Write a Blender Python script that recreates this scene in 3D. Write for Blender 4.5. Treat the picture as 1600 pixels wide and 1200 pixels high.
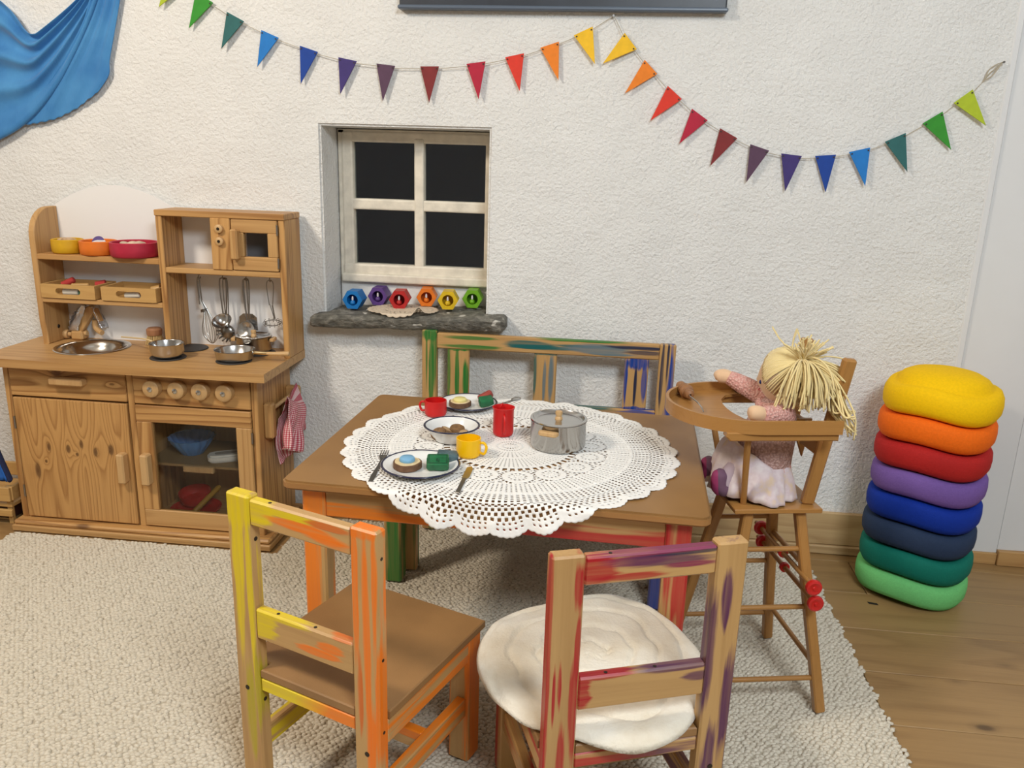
import bpy, bmesh, math, random
from mathutils import Vector, Matrix
import numpy as np
PI = math.pi
rnd = random.Random(7)
for _o in list(bpy.data.objects):
    bpy.data.objects.remove(_o, do_unlink=True)
S = bpy.context.scene
COL = S.collection

# ------------------------------------------------------------------ camera
CAM_D, CAM_H, YAW, PITCH, ROLL, FPX = 2.2918, 1.096, -0.10856, 0.27024, -0.02993, 1267.5
def camera():
    cy, sy, cp, sp = math.cos(YAW), math.sin(YAW), math.cos(PITCH), math.sin(PITCH)
    f = Vector((sy*cp, cy*cp, -sp)); r = Vector((cy, -sy, 0)); d = f.cross(r)
    c, s = math.cos(ROLL), math.sin(ROLL)
    r2 = r*c + d*s; d2 = d*c - r*s
    m = Matrix((r2, -d2, -f)).transposed().to_4x4()
    m.translation = Vector((0, -CAM_D, CAM_H))
    cd = bpy.data.cameras.new('camera'); cd.sensor_width = 36.0; cd.sensor_fit = 'HORIZONTAL'
    cd.lens = 36.0*FPX/1600.0; cd.clip_start = 0.02
    o = bpy.data.objects.new('camera', cd); o.matrix_world = m; COL.objects.link(o)
    S.camera = o
camera()
# ------------------------------------------------------------------ night outside, lamps inside
w = bpy.data.worlds.new('night'); S.world = w; w.use_nodes = True
w.node_tree.nodes['Background'].inputs[0].default_value = (0.010, 0.011, 0.014, 1)
w.node_tree.nodes['Background'].inputs[1].default_value = 1.0
def area(name, loc, target, power, size, color, shape='DISK'):
    l = bpy.data.lights.new(name, 'AREA'); l.shape = shape; l.size = size; l.energy = power; l.color = color
    o = bpy.data.objects.new(name, l); o.location = loc
    o.rotation_euler = (Vector(target)-Vector(loc)).to_track_quat('-Z', 'Y').to_euler(); COL.objects.link(o)
area('ceiling_lamp_warm', (-1.75, -1.75, 2.28), (-0.8, -0.5, 0.3), 30, 0.34, (1.0, 0.885, 0.74))
area('ceiling_lamp_neutral', (0.75, -2.7, 2.28), (0.4, -1.0, 0.3), 54, 0.8, (0.86, 0.945, 1.0))
S.view_settings.view_transform = 'Standard'; S.view_settings.look = 'None'
S.view_settings.gamma = 1.0; S.view_settings.use_curve_mapping = False
S.view_settings.exposure = 0.13

# ------------------------------------------------------------------ materials
def C(r, g, b):
    f = lambda v: (v/255/12.92) if v/255 <= .04045 else ((v/255+.055)/1.055)**2.4
    return (f(r), f(g), f(b), 1)
MATS = {}
def new(name):
    m = bpy.data.materials.new(name); m.use_nodes = True; MATS[name] = m
    return m, m.node_tree, m.node_tree.nodes['Principled BSDF']
def nd(nt, t, **kw):
    n = nt.nodes.new(t)
    for k, v in kw.items():
        setattr(n, k, v)
    return n
def mathn(nt, op, a, b=None, clamp=False):
    n = nd(nt, 'ShaderNodeMath', operation=op); n.use_clamp = clamp
    for i, v in enumerate((a, b)):
        if v is None: continue
        if isinstance(v, (int, float)): n.inputs[i].default_value = v
        else: nt.links.new(v, n.inputs[i])
    return n.outputs[0]
def ramp(nt, fac, stops, interp='LINEAR'):
    n = nd(nt, 'ShaderNodeValToRGB'); cr = n.color_ramp; cr.interpolation = interp
    while len(cr.elements) > 1: cr.elements.remove(cr.elements[-1])
    for i, (p, c) in enumerate(stops):
        e = cr.elements[0] if i == 0 else cr.elements.new(p)
        e.position = p; e.color = c if len(c) == 4 else (*c, 1)
    nt.links.new(fac, n.inputs[0]); return n.outputs[0]
def mixc(nt, fac, a, b, mode='MIX'):
    n = nd(nt, 'ShaderNodeMix', data_type='RGBA', blend_type=mode)
    for i, v in ((0, fac), (6, a), (7, b)):
        if isinstance(v, (int, float)): n.inputs[i].default_value = v
        elif isinstance(v, tuple): n.inputs[i].default_value = v
        else: nt.links.new(v, n.inputs[i])
    return n.outputs[2]
def coords(nt, scale, rand=True):
    tc = nd(nt, 'ShaderNodeTexCoord'); out = tc.outputs['Object']
    if rand:
        oi = nd(nt, 'ShaderNodeObjectInfo'); k = mathn(nt, 'MULTIPLY', oi.outputs['Random'], 9.0)
        a = nd(nt, 'ShaderNodeVectorMath', operation='ADD'); nt.links.new(out, a.inputs[0]); nt.links.new(k, a.inputs[1]); out = a.outputs[0]
    mp = nd(nt, 'ShaderNodeMapping'); mp.inputs['Scale'].default_value = scale; nt.links.new(out, mp.inputs[0])
    return mp.outputs[0], tc
def noise(nt, vec, scale, detail=2, rough=.5):
    n = nd(nt, 'ShaderNodeTexNoise'); n.inputs['Scale'].default_value = scale; n.inputs['Detail'].default_value = detail
    n.inputs['Roughness'].default_value = rough; nt.links.new(vec, n.inputs['Vector']); return n.outputs[0]
def bump(nt, bsdf, h, dist=.002, strength=1.0):
    b = nd(nt, 'ShaderNodeBump'); b.inputs['Distance'].default_value = dist; b.inputs['Strength'].default_value = strength
    nt.links.new(h, b.inputs['Height']); nt.links.new(b.outputs[0], bsdf.inputs['Normal'])
def mat(name, col, rough=.5, metal=0, var=.0, vscale=40, bmp=0, bscale=200, spec=.5, coat=0, sheen=0):
    m, nt, b = new(name)
    b.inputs['Base Color'].default_value = col; b.inputs['Roughness'].default_value = rough; b.inputs['Metallic'].default_value = metal
    b.inputs['Specular IOR Level'].default_value = spec; b.inputs['Coat Weight'].default_value = coat; b.inputs['Sheen Weight'].default_value = sheen
    v, tc = coords(nt, (1, 1, 1))
    if var:
        n = noise(nt, v, vscale, 3)
        d = tuple(x*(1-var) for x in col[:3])+(1,); e = tuple(min(1, x*(1+var)) for x in col[:3])+(1,)
        nt.links.new(ramp(nt, n, [(.3, d), (.7, e)]), b.inputs['Base Color'])
    if bmp:
        bump(nt, b, noise(nt, v, bscale, 3), bmp)
    return m
AX = {'x': 0, 'y': 1, 'z': 2}
def wood_color(nt, axis, light, dark, across=9., along=1.0, K=9., amt=.55, knots=.0, kcol=C(92, 58, 30), klist=()):
    sc = [across]*3; sc[AX[axis]] = along
    v, tc = coords(nt, sc)
    n = noise(nt, v, 1.0, 1.2, .4)
    spots = []
    for (px, py, pz, rx, ry, rz) in klist:
        sb = nd(nt, 'ShaderNodeVectorMath', operation='SUBTRACT'); nt.links.new(tc.outputs['Object'], sb.inputs[0]); sb.inputs[1].default_value = (px, py, pz)
        ml = nd(nt, 'ShaderNodeVectorMath', operation='MULTIPLY'); nt.links.new(sb.outputs[0], ml.inputs[0]); ml.inputs[1].default_value = tuple(1/r if r else 0 for r in (rx, ry, rz))
        le = nd(nt, 'ShaderNodeVectorMath', operation='LENGTH'); nt.links.new(ml.outputs[0], le.inputs[0]); dist = le.outputs['Value']
        n = mathn(nt, 'ADD', n, mathn(nt, 'MULTIPLY', mathn(nt, 'EXPONENT', mathn(nt, 'MULTIPLY', dist, -.55)), .24))
        spots.append(ramp(nt, mathn(nt, 'MULTIPLY', dist, .5), [(0, (1, 1, 1)), (.35, (.85, .85, .85)), (.52, (.2, .2, .2)), (.7, (0, 0, 0))]))
    g = mathn(nt, 'FRACT', mathn(nt, 'MULTIPLY', n, K))
    line = ramp(nt, g, [(0, (0, 0, 0)), (.55, (.25, .25, .25)), (.86, (1, 1, 1)), (1, (0, 0, 0))])
    sf = [190.]*3; sf[AX[axis]] = 6.
    vf, _ = coords(nt, sf)
    fib = noise(nt, vf, 1.0, 2)
    sl = [3.]*3; sl[AX[axis]] = .8
    vl, _ = coords(nt, sl)
    big = noise(nt, vl, 1.0, 1)
    f = mathn(nt, 'MULTIPLY', line, amt)
    f = mathn(nt, 'ADD', f, mathn(nt, 'MULTIPLY', mathn(nt, 'SUBTRACT', fib, .5), .55))
    f = mathn(nt, 'ADD', f, mathn(nt, 'MULTIPLY', mathn(nt, 'SUBTRACT', big, .5), .7), True)
    col = mixc(nt, f, light, dark)
    for sp in spots: col = mixc(nt, mathn(nt, 'MULTIPLY', sp, .85), col, kcol)
    if knots:
        sk = [11.]*3; sk[AX[axis]] = 5.5
        vk, _ = coords(nt, sk)
        vo = nd(nt, 'ShaderNodeTexVoronoi'); vo.inputs['Scale'].default_value = 1.0; nt.links.new(vk, vo.inputs['Vector'])
        sep = nd(nt, 'ShaderNodeSeparateColor'); nt.links.new(vo.outputs['Color'], sep.inputs[0])
        on = mathn(nt, 'LESS_THAN', sep.outputs[0], knots)
        kd = ramp(nt, vo.outputs['Distance'], [(0, (1, 1, 1)), (.07, (.9, .9, .9)), (.13, (.25, .25, .25)), (.22, (0, 0, 0))])
        col = mixc(nt, mathn(nt, 'MULTIPLY', kd, mathn(nt, 'MULTIPLY', on, .8)), col, kcol)
    return col, fib, tc
def wood(name, axis, light, dark, rough=.45, **kw):
    m, nt, b = new(name); col, fib, tc = wood_color(nt, axis, light, dark, **kw)
    nt.links.new(col, b.inputs['Base Color']); b.inputs['Roughness'].default_value = rough
    bump(nt, b, fib, .0006, .5); return m
def paint(name, axis, stops, coord='x', rng=(-.15, .15), cover=.5, light=C(190, 150, 96), dark=C(150, 108, 62), soft=.035, fine=38., along=1.7):
    """bare wood with long streaky brush strokes of paint; the paint colour runs along one direction of the thing"""
    m, nt, b = new(name); col, fib, tc = wood_color(nt, axis, light, dark, amt=.25, K=6)
    sc = [fine]*3; sc[AX[axis]] = along
    v, _ = coords(nt, sc)
    n = noise(nt, v, 1.0, 3.5, .55)
    mask = ramp(nt, n, [(max(0, 1-cover-soft-.0), (0, 0, 0)), (min(1, 1-cover+soft), (1, 1, 1))])
    sep = nd(nt, 'ShaderNodeSeparateXYZ'); nt.links.new(tc.outputs['Object'], sep.inputs[0])
    mr = nd(nt, 'ShaderNodeMapRange'); mr.inputs[1].default_value, mr.inputs[2].default_value = rng
    sn = [14.]*3; sn[AX[axis]] = 5.
    vn, _ = coords(nt, sn); nz = noise(nt, vn, 1.0, 2)
    amp = (rng[1]-rng[0])*.35
    nt.links.new(mathn(nt, 'ADD', sep.outputs[AX[coord]], mathn(nt, 'MULTIPLY', mathn(nt, 'SUBTRACT', nz, .5), amp)), mr.inputs[0])
    pc = ramp(nt, mr.outputs[0], stops)
    sv = [120.]*3; sv[AX[axis]] = 5.
    vv, _ = coords(nt, sv); br = noise(nt, vv, 1.0, 2)
    pc = mixc(nt, mathn(nt, 'MULTIPLY', br, .45), pc, (.9, .85, .75, 1), 'SOFT_LIGHT')
    fac = mathn(nt, 'MULTIPLY', mask, mathn(nt, 'ADD', mathn(nt, 'MULTIPLY', br, .5), .62), True)
    nt.links.new(mixc(nt, fac, col, pc), b.inputs['Base Color'])
    b.inputs['Roughness'].default_value = .38
    bump(nt, b, mathn(nt, 'ADD', fib, mathn(nt, 'MULTIPLY', mask, .8)), .0006, .6); return m
def strokes(name, axis, lst, cross='z', light=C(190, 150, 96), dark=C(150, 108, 62), edge=.5):
    """bare wood with single brush strokes: (x, z, half width x, half height z, colour) in the thing's own frame"""
    m, nt, b = new(name); col, fib, tc = wood_color(nt, axis, light, dark, amt=.28, K=6)
    sc = [70.]*3; sc[AX[axis]] = 5.
    v, _ = coords(nt, sc); rag = noise(nt, v, 1.0, 3, .6)
    s2 = [150.]*3; s2[AX[axis]] = 4.
    v2, _ = coords(nt, s2); bris = noise(nt, v2, 1.0, 2)
    tot = None
    for (px, pz, rx, rz, c) in lst:
        sb = nd(nt, 'ShaderNodeVectorMath', operation='SUBTRACT'); nt.links.new(tc.outputs['Object'], sb.inputs[0]); sb.inputs[1].default_value = (px, 0, pz)
        ml = nd(nt, 'ShaderNodeVectorMath', operation='MULTIPLY'); nt.links.new(sb.outputs[0], ml.inputs[0]); ml.inputs[1].default_value = (1/rx, 0, 1/rz)
        le = nd(nt, 'ShaderNodeVectorMath', operation='LENGTH'); nt.links.new(ml.outputs[0], le.inputs[0])
        d = mathn(nt, 'ADD', le.outputs['Value'], mathn(nt, 'MULTIPLY', mathn(nt, 'SUBTRACT', rag, .5), 2.4*edge+.6))
        k = ramp(nt, mathn(nt, 'MULTIPLY', d, .5), [(.36, (1, 1, 1)), (.54, (0, 0, 0))])
        k = mathn(nt, 'MULTIPLY', k, mathn(nt, 'ADD', mathn(nt, 'MULTIPLY', bris, .9), .42), True)
        col = mixc(nt, k, col, c); tot = k if tot is None else mathn(nt, 'MAXIMUM', tot, k)
    nt.links.new(col, b.inputs['Base Color']); b.inputs['Roughness'].default_value = .4
    bump(nt, b, mathn(nt, 'ADD', fib, tot), .0005, .6); return m
def glass(name, tint=(.75, .77, .76, 1), rough=.02, ior=1.5):
    m, nt, b = new(name); nt.nodes.remove(b)
    fr = nd(nt, 'ShaderNodeFresnel'); fr.inputs[0].default_value = ior
    t = nd(nt, 'ShaderNodeBsdfTransparent'); t.inputs[0].default_value = tint
    g = nd(nt, 'ShaderNodeBsdfGlossy'); g.inputs['Roughness'].default_value = rough
    mx = nd(nt, 'ShaderNodeMixShader'); nt.links.new(fr.outputs[0], mx.inputs[0]); nt.links.new(t.outputs[0], mx.inputs[1]); nt.links.new(g.outputs[0], mx.inputs[2])
    nt.links.new(mx.outputs[0], nt.nodes['Material Output'].inputs[0]); return m
def plaster(name, col, bump_d=.004):
    m, nt, b = new(name); v, tc = coords(nt, (1, 1, 1), False)
    b.inputs['Roughness'].default_value = .85; b.inputs['Specular IOR Level'].default_value = .25
    h = mathn(nt, 'ADD', mathn(nt, 'MULTIPLY', noise(nt, v, 105, 3, .6), 1.0), mathn(nt, 'MULTIPLY', noise(nt, v, 14, 2), 1.1))
    lo = tuple(x*.95 for x in col[:3])+(1,)
    nt.links.new(ramp(nt, noise(nt, v, 5, 4), [(.35, lo), (.65, col)]), b.inputs['Base Color'])
    bump(nt, b, h, bump_d, 1.0); return m

PINE_L, PINE_D = C(198, 152, 94), C(132, 84, 40)
for ax in 'xyz':
    wood('pine_'+ax, ax, PINE_L, PINE_D, knots=.20, amt=.75, K=9, across=13, along=.7)
    wood('pine_plain_'+ax, ax, C(194, 152, 98), C(150, 104, 56), amt=.5, across=14, along=.6)
    wood('beech_'+ax, ax, C(168, 120, 64), C(138, 92, 44), amt=.25, across=30, rough=.35)
    wood('bare_'+ax, ax, C(198, 154, 96), C(160, 112, 62), amt=.3)
wood('tray_wood', 'x', C(198, 158, 98), C(168, 124, 68), amt=.3)
wood('knob_wood', 'z', C(200, 162, 112), C(172, 128, 78), amt=.3)
wood('bead_wood', 'x', C(150, 104, 66), C(120, 78, 46), amt=.3)
def mdf(name, col):
    return mat(name, col, .5, var=.12, vscale=9, bmp=.0003, bscale=300)
mdf('brown_board', C(146, 108, 66))
plaster('plaster_white', (.80, .797, .78, 1), .006)
plaster('plaster_reveal', (.80, .79, .765, 1), .0015)
mat('white_panel', (.74, .745, .75, 1), .5, var=.03, vscale=3)
mat('white_board', (.83, .825, .82, 1), .5)
mat('window_paint', C(226, 218, 202), .5, var=.12, vscale=30, bmp=.0008, bscale=90)
mat('steel', (.56, .56, .56, 1), .2, 1, var=.06, vscale=12)
mat('steel_dark', (.30, .29, .275, 1), .3, 1)
mat('wire', (.33, .32, .30, 1), .3, 1)
mat('brass', (.72, .58, .34, 1), .25, 1)
mat('hotplate', C(52, 50, 50), .55)
glass('glass_window', (.85, .87, .86, 1)); glass('glass_oven', (.985, .98, .97, 1), ior=1.3); glass('foil_clear', (.80, .82, .84, 1), .12)
mat('screw', C(60, 52, 46), .4, .7)
mat('string', C(176, 166, 146), .8)
# ------------------------------------------------------------------ mesh helpers
def BM(): return bmesh.new()
def box(bm, x0, x1, y0, y1, z0, z1, bev=.002, seg=1):
    ps = [(x, y, z) for z in (z0, z1) for y in (y0, y1) for x in (x0, x1)]
    vs = [bm.verts.new(p) for p in ps]
    fs = [bm.faces.new([vs[i] for i in q]) for q in ((0, 2, 3, 1), (4, 5, 7, 6), (0, 1, 5, 4), (2, 6, 7, 3), (0, 4, 6, 2), (1, 3, 7, 5))]
    if bev:
        es = {e for f in fs for e in f.edges}
        bmesh.ops.bevel(bm, geom=list(es), offset=bev, segments=seg, affect='EDGES', profile=.5)
    return bm
def bar(bm, a, b, wx, wy, up=(0, 0, 1), bev=.002, taper=1.0):
    """rectangular bar from a to b, wx across, wy along the up-ish direction"""
    a, b = Vector(a), Vector(b); d = (b-a).normalized(); u = Vector(up)
    if abs(d.dot(u)) > .95: u = Vector((0, 1, 0))
    s = d.cross(u).normalized(); u = s.cross(d).normalized()
    vs = []
    for p, k in ((a, 1.0), (b, taper)):
        for (i, j) in ((-1, -1), (1, -1), (1, 1), (-1, 1)):
            vs.append(bm.verts.new(p+s*(i*wx*k/2)+u*(j*wy*k/2)))
    fs = [bm.faces.new([vs[i] for i in q]) for q in ((0, 1, 2, 3), (7, 6, 5, 4), (0, 4, 5, 1), (1, 5, 6, 2), (2, 6, 7, 3), (3, 7, 4, 0))]
    bmesh.ops.recalc_face_normals(bm, faces=fs)
    if bev:
        bmesh.ops.bevel(bm, geom=list({e for f in fs for e in f.edges}), offset=bev, segments=1, affect='EDGES')
    return bm
def lathe(bm, prof, seg=32, cen=(0, 0, 0), mtx=None, wob=None):
    """prof: list of (r, z); r==0 closes the end"""
    rings = []
    c = Vector(cen)
    for r, z in prof:
        if r <= 1e-6:
            p = Vector((0, 0, z)); p = (mtx @ p) if mtx else p
            rings.append([bm.verts.new(p+c)])
        else:
            ring = []
            for i in range(seg):
                t = 2*PI*i/seg; k = wob(t, z) if wob else (1, 0)
                p = Vector((r*k[0]*math.cos(t), r*k[0]*math.sin(t), z+k[1])); p = (mtx @ p) if mtx else p
                ring.append(bm.verts.new(p+c))
            rings.append(ring)
    for a, b in zip(rings, rings[1:]):
        for i in range(seg):
            j = (i+1) % seg
            if len(a) == 1 and len(b) == 1: continue
            if len(a) == 1: bm.faces.new((a[0], b[j], b[i])) if False else bm.faces.new((a[0], b[i], b[j]))
            elif len(b) == 1: bm.faces.new((a[i], b[0], a[j])) if False else bm.faces.new((a[j], a[i], b[0]))
            else: bm.faces.new((a[i], b[i], b[j], a[j]))
    return bm
def smoothpath(pts, n=8):
    P = [Vector(p) for p in pts]
    if len(P) < 3: return P
    out = []
    for i in range(len(P)-1):
        p0, p1, p2, p3 = P[max(0, i-1)], P[i], P[i+1], P[min(len(P)-1, i+2)]
        for k in range(n):
            t = k/n
            out.append(.5*((2*p1)+(p2-p0)*t+(2*p0-5*p1+4*p2-p3)*t*t+(3*p1-p0-3*p2+p3)*t**3))
    out.append(P[-1]); return out
def tube(bm, pts, r, seg=8, closed=False, cap=True):
    P = [Vector(p) for p in pts]; n = len(P)
    R = r if isinstance(r, (list, tuple)) else [r]*n
    if len(R) != n:
        R = [R[0]+(R[-1]-R[0])*i/(n-1) for i in range(n)]
    up = Vector((0, 0, 1)); rings = []
    prev = None
    for i in range(n):
        d = (P[(i+1) % n]-P[i-1]) if closed else (P[min(n-1, i+1)]-P[max(0, i-1)])
        d = d.normalized() if d.length > 1e-9 else Vector((0, 0, 1))
        if prev is None:
            u = up if abs(d.dot(up)) < .9 else Vector((1, 0, 0))
            s = d.cross(u).normalized()
        else:
            s = (prev-d*prev.dot(d)).normalized()
        prev = s; u = s.cross(d)
        rings.append([bm.verts.new(P[i]+(s*math.cos(2*PI*k/seg)+u*math.sin(2*PI*k/seg))*R[i]) for k in range(seg)])
    m = n if closed else n-1
    for i in range(m):
        a, b = rings[i], rings[(i+1) % n]
        for k in range(seg):
            bm.faces.new((a[k], a[(k+1) % seg], b[(k+1) % seg], b[k]))
    if cap and not closed:
        bm.faces.new(list(reversed(rings[0]))); bm.faces.new(rings[-1])
    return bm
def prism(bm, pts, d, bev=0, seg=1):
    """pts: closed loop of 3-D points, extruded by vector d"""
    d = Vector(d); a = [bm.verts.new(p) for p in pts]; b = [bm.verts.new(Vector(p)+d) for p in pts]
    n = len(pts); fs = [bm.faces.new(a), bm.faces.new(list(reversed(b)))]
    for i in range(n):
        fs.append(bm.faces.new((a[i], b[i], b[(i+1) % n], a[(i+1) % n])))
    bmesh.ops.recalc_face_normals(bm, faces=fs)
    if bev:
        bmesh.ops.bevel(bm, geom=list({e for f in fs[:2] for e in f.edges}), offset=bev, segments=seg, affect='EDGES')
    return bm
def grid(bm, P):
    """P[i][j] points -> quad sheet"""
    V = [[bm.verts.new(p) for p in row] for row in P]
    for i in range(len(V)-1):
        for j in range(len(V[0])-1):
            bm.faces.new((V[i][j], V[i+1][j], V[i+1][j+1], V[i][j+1]))
    return bm
def ell(bm, cen, rx, ry, rz, seg=16, rings=10, mtx=None):
    pr = [(math.sin(PI*i/rings), -math.cos(PI*i/rings)) for i in range(rings+1)]
    pr[0] = (0, -1); pr[-1] = (0, 1)
    M = Matrix.Diagonal((rx, ry, rz)); M = (mtx @ M) if mtx else M
    return lathe(bm, pr, seg, cen, M)
# ------------------------------------------------------------------ object helpers
def thing(name, label, cat, loc=(0, 0, 0), rz=0, group=None):
    o = bpy.data.objects.new(name, None); o.empty_display_size = .05; COL.objects.link(o)
    o.location = loc; o.rotation_euler = (0, 0, rz)
    tag(o, label, cat, group); return o
def tag(o, label=None, cat=None, group=None, kind=None):
    if label: o['label'] = label
    if cat: o['category'] = cat
    if group: o['group'] = group
    if kind: o['kind'] = kind
    return o
def obj(name, bm, m, parent=None, smooth=False, world=False, at=None, rz=None, angle=40):
    """links one mesh object; world=True: the mesh is in room coordinates and is moved into the parent's frame"""
    bmesh.ops.recalc_face_normals(bm, faces=bm.faces[:])
    root = parent
    off = Vector((0, 0, 0))
    while root is not None:
        off += root.location; root = root.parent
    if world and parent is not None:
        for v in bm.verts: v.co -= off
    if at is not None and parent is None:
        for v in bm.verts: v.co -= Vector(at)
    me = bpy.data.meshes.new(name); bm.to_mesh(me); bm.free()
    me.materials.append(MATS[m] if isinstance(m, str) else m)
    if smooth:
        me.shade_smooth()
        try: me.set_sharp_from_angle(angle=math.radians(angle))
        except Exception: pass
    o = bpy.data.objects.new(name, me); COL.objects.link(o)
    if parent is not None: o.parent = parent
    if at is not None and parent is None: o.location = at
    if rz is not None: o.rotation_euler = (0, 0, rz)
    return o
def share(name, src, parent, loc=None, rot=None, scale=None):
    o = bpy.data.objects.new(name, src.data); COL.objects.link(o); o.parent = parent
    if loc is not None: o.location = loc
    if rot is not None: o.rotation_euler = rot
    if scale is not None: o.scale = scale
    return o
def copy_thing(o, label, loc=None, rz=None, parent=None):
    c = o.copy(); COL.objects.link(c); c.parent = parent
    if parent is None and label: c['label'] = label
    if loc is not None: c.location = loc
    if rz is not None: c.rotation_euler = (0, 0, rz)
    for ch in list(o.children): copy_thing(ch, None, parent=c)
    return c
# ------------------------------------------------------------------ the setting
X0, X1, YR, ZC = -3.0, 2.6, -4.3, 2.42
def struct(name, bm, m, parent=None, label=None, **k):
    o = obj(name, bm, m, parent, **k)
    if parent is None:
        o['kind'] = 'structure'
        if label: o['label'] = label
    return o
struct('ceiling', box(BM(), X0, X1, YR, .3, ZC, ZC+.05, 0), 'white_board', label='white ceiling above the play corner')
struct('wall_left', box(BM(), X0-.1, X0, YR, .3, 0, ZC, 0), 'plaster_white', label='white wall left of the play corner')
struct('wall_right', box(BM(), X1, X1+.1, YR, .3, 0, ZC, 0), 'plaster_white', label='white wall right of the play corner')
struct('wall_front', box(BM(), X0, X1, YR-.1, YR, 0, ZC, 0), 'plaster_white', label='white wall behind the camera')
# back wall with a deep window opening
WX0, WX1, WZ0, WZ1 = -.809, -.332, .640, 1.172
def wall_back():
    bm = BM(); XE = .985; zt = ZC
    fr = [(X0, 0), (XE, 0), (XE, zt), (X0, zt)]; op = [(WX0, WZ0), (WX1, WZ0), (WX1, WZ1), (WX0, WZ1)]
    O = [bm.verts.new((x, 0, z)) for x, z in fr]; I = [bm.verts.new((x, 0, z)) for x, z in op]
    ins = [(-.803, WZ0), (-.337, WZ0), (-.337, WZ1-.004), (-.803, WZ1-.004)]
    B = [bm.verts.new((x, .30, z)) for x, z in ins]; OB = [bm.verts.new((x, .30, z)) for x, z in fr]
    for i in range(4):
        j = (i+1) % 4
        bm.faces.new((O[i], O[j], I[j], I[i])); bm.faces.new((I[i], I[j], B[j], B[i]))
        bm.faces.new((OB[j], OB[i], B[i], B[j])); bm.faces.new((O[j], O[i], OB[i], OB[j]))
    bm.edges.ensure_lookup_table()
    es = [e for e in bm.edges if all(v in I for v in e.verts)]
    bmesh.ops.bevel(bm, geom=es, offset=.006, segments=3, affect='EDGES')
    return bm
struct('wall_back', wall_back(), 'plaster_white', label='rough white plastered wall with a small deep-set window', smooth=True, angle=50)
# smooth white boarding right of the plaster
t1 = struct('trim_1', box(BM(), .987, 1.1804, .004, .05, .034, ZC, .0006), 'white_panel', label='smooth white painted boarding right of the rough plaster')
struct('batten', box(BM(), .972, .990, -.004, .012, 0, ZC, .003), 'white_panel', t1)
struct('base_strip', box(BM(), .987, 1.180, -.004, .05, 0, .034, .001), 'pine_plain_x', t1)
t2 = struct('trim_2', box(BM(), 1.1806, X1, .003, .05, .045, ZC, .0006), 'white_panel', label='smooth white painted board at the right edge of the picture')
struct('base_strip', box(BM(), 1.181, X1, -.012, .05, 0, .045, .002), 'pine_plain_x', t2)
# baseboard
bb = struct('baseboard_back', box(BM(), -.86, .985, -.016, -.001, .028, .128, .002), 'pine_x_light' if 'pine_x_light' in MATS else wood('pine_x_light', 'x', C(196, 166, 122), C(158, 122, 80), knots=.35, amt=.5, kcol=C(120, 84, 54)), label='pale knotty pine baseboard along the back wall')
struct('shoe_moulding', box(BM(), -.86, .985, -.024, -.001, 0, .027, .003), 'pine_x_light', bb)
# floor: boards running along the wall
fl = struct('floor', box(BM(), X0, X1, YR, .3, -.05, -.012, 0), mat('floor_joint', C(70, 48, 30), .8), label='oiled oak plank floor showing right of the rug')
wood('oak_floor', 'x', C(164, 130, 84), C(122, 90, 54), rough=.42, across=8, along=.9, K=6, amt=.35, knots=.30, kcol=C(66, 46, 28))
ys = [0.12, -.06, -.242, -.423, -.604, -.789, -.972, -1.155, -1.34, -1.525, -1.71, -1.895, -2.08, -2.265, -2.45]
cut = {2: [.30], 3: [1.066, -1.0], 4: [.6345, -.6], 5: [1.30], 6: [.95], 7: [.35]}
for i in range(len(ys)-1):
    xs = [X0]+sorted(cut.get(i, [rnd.uniform(-1.2, .2), rnd.uniform(.7, 1.6)]))+[X1]
    for a, b in zip(xs, xs[1:]):
        dz = rnd.uniform(-.0008, 0)
        obj('plank', box(BM(), a+.0012, b-.0012, ys[i+1]+.0010, ys[i]-.0010, -.012, dz, .0012), 'oak_floor', fl)
obj('plank', box(BM(), X0, X1, YR, ys[-1], -.012, 0, .001), 'oak_floor', fl)
obj('knot_hole', prism(BM(), [(.739, -.287, .0002), (.762, -.291, .0002), (.764, -.300, .0002), (.741, -.297, .0002)], (0, 0, .0006)), mat('char', C(26, 20, 16), .8), fl)
# window
wn = thing('window_1', 'small white four-pane window in a deep reveal, night outside', None); wn['kind'] = 'structure'
FY = .14
obj('casing', box(box(box(BM(), -.803, -.782, FY-.012, FY+.05, .66, 1.168, .003), -.354, -.337, FY-.012, FY+.05, .66, 1.168, .003), -.803, -.337, FY-.012, FY+.05, 1.156, 1.168, .002), 'window_paint', wn)
for nm, b_ in (('stile', (-.790, -.757, FY-.018, FY+.02, .728, 1.160)), ('stile', (-.360, -.340, FY-.018, FY+.02, .728, 1.160)),
               ('top_rail', (-.775, -.345, FY-.016, FY+.02, 1.132, 1.162)), ('bottom_rail', (-.790, -.340, FY-.022, FY+.02, .738, .776)),
               ('drip_rail', (-.793, -.338, FY-.036, FY+.02, .722, .748)),
               ('mullion', (-.571, -.542, FY-.020, FY+.018, .76, 1.145)), ('transom', (-.770, -.350, FY-.017, FY+.018, .938, .970))):
    obj(nm, box(BM(), *b_, .005, 2), 'window_paint', wn)
for (a, b, c, d) in ((-.758, -.570, .969, 1.134), (-.543, -.358, .969, 1.134), (-.758, -.570, .774, .940), (-.543, -.358, .774, .940)):
    obj('pane', box(BM(), a-.004, b+.004, FY+.004, FY+.008, c-.004, d+.004, 0), 'glass_window', wn)
obj('inner_sill', box(BM(), -.803, -.337, .126, .19, .64, .724, .006, 2), 'plaster_reveal', wn)
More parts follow.
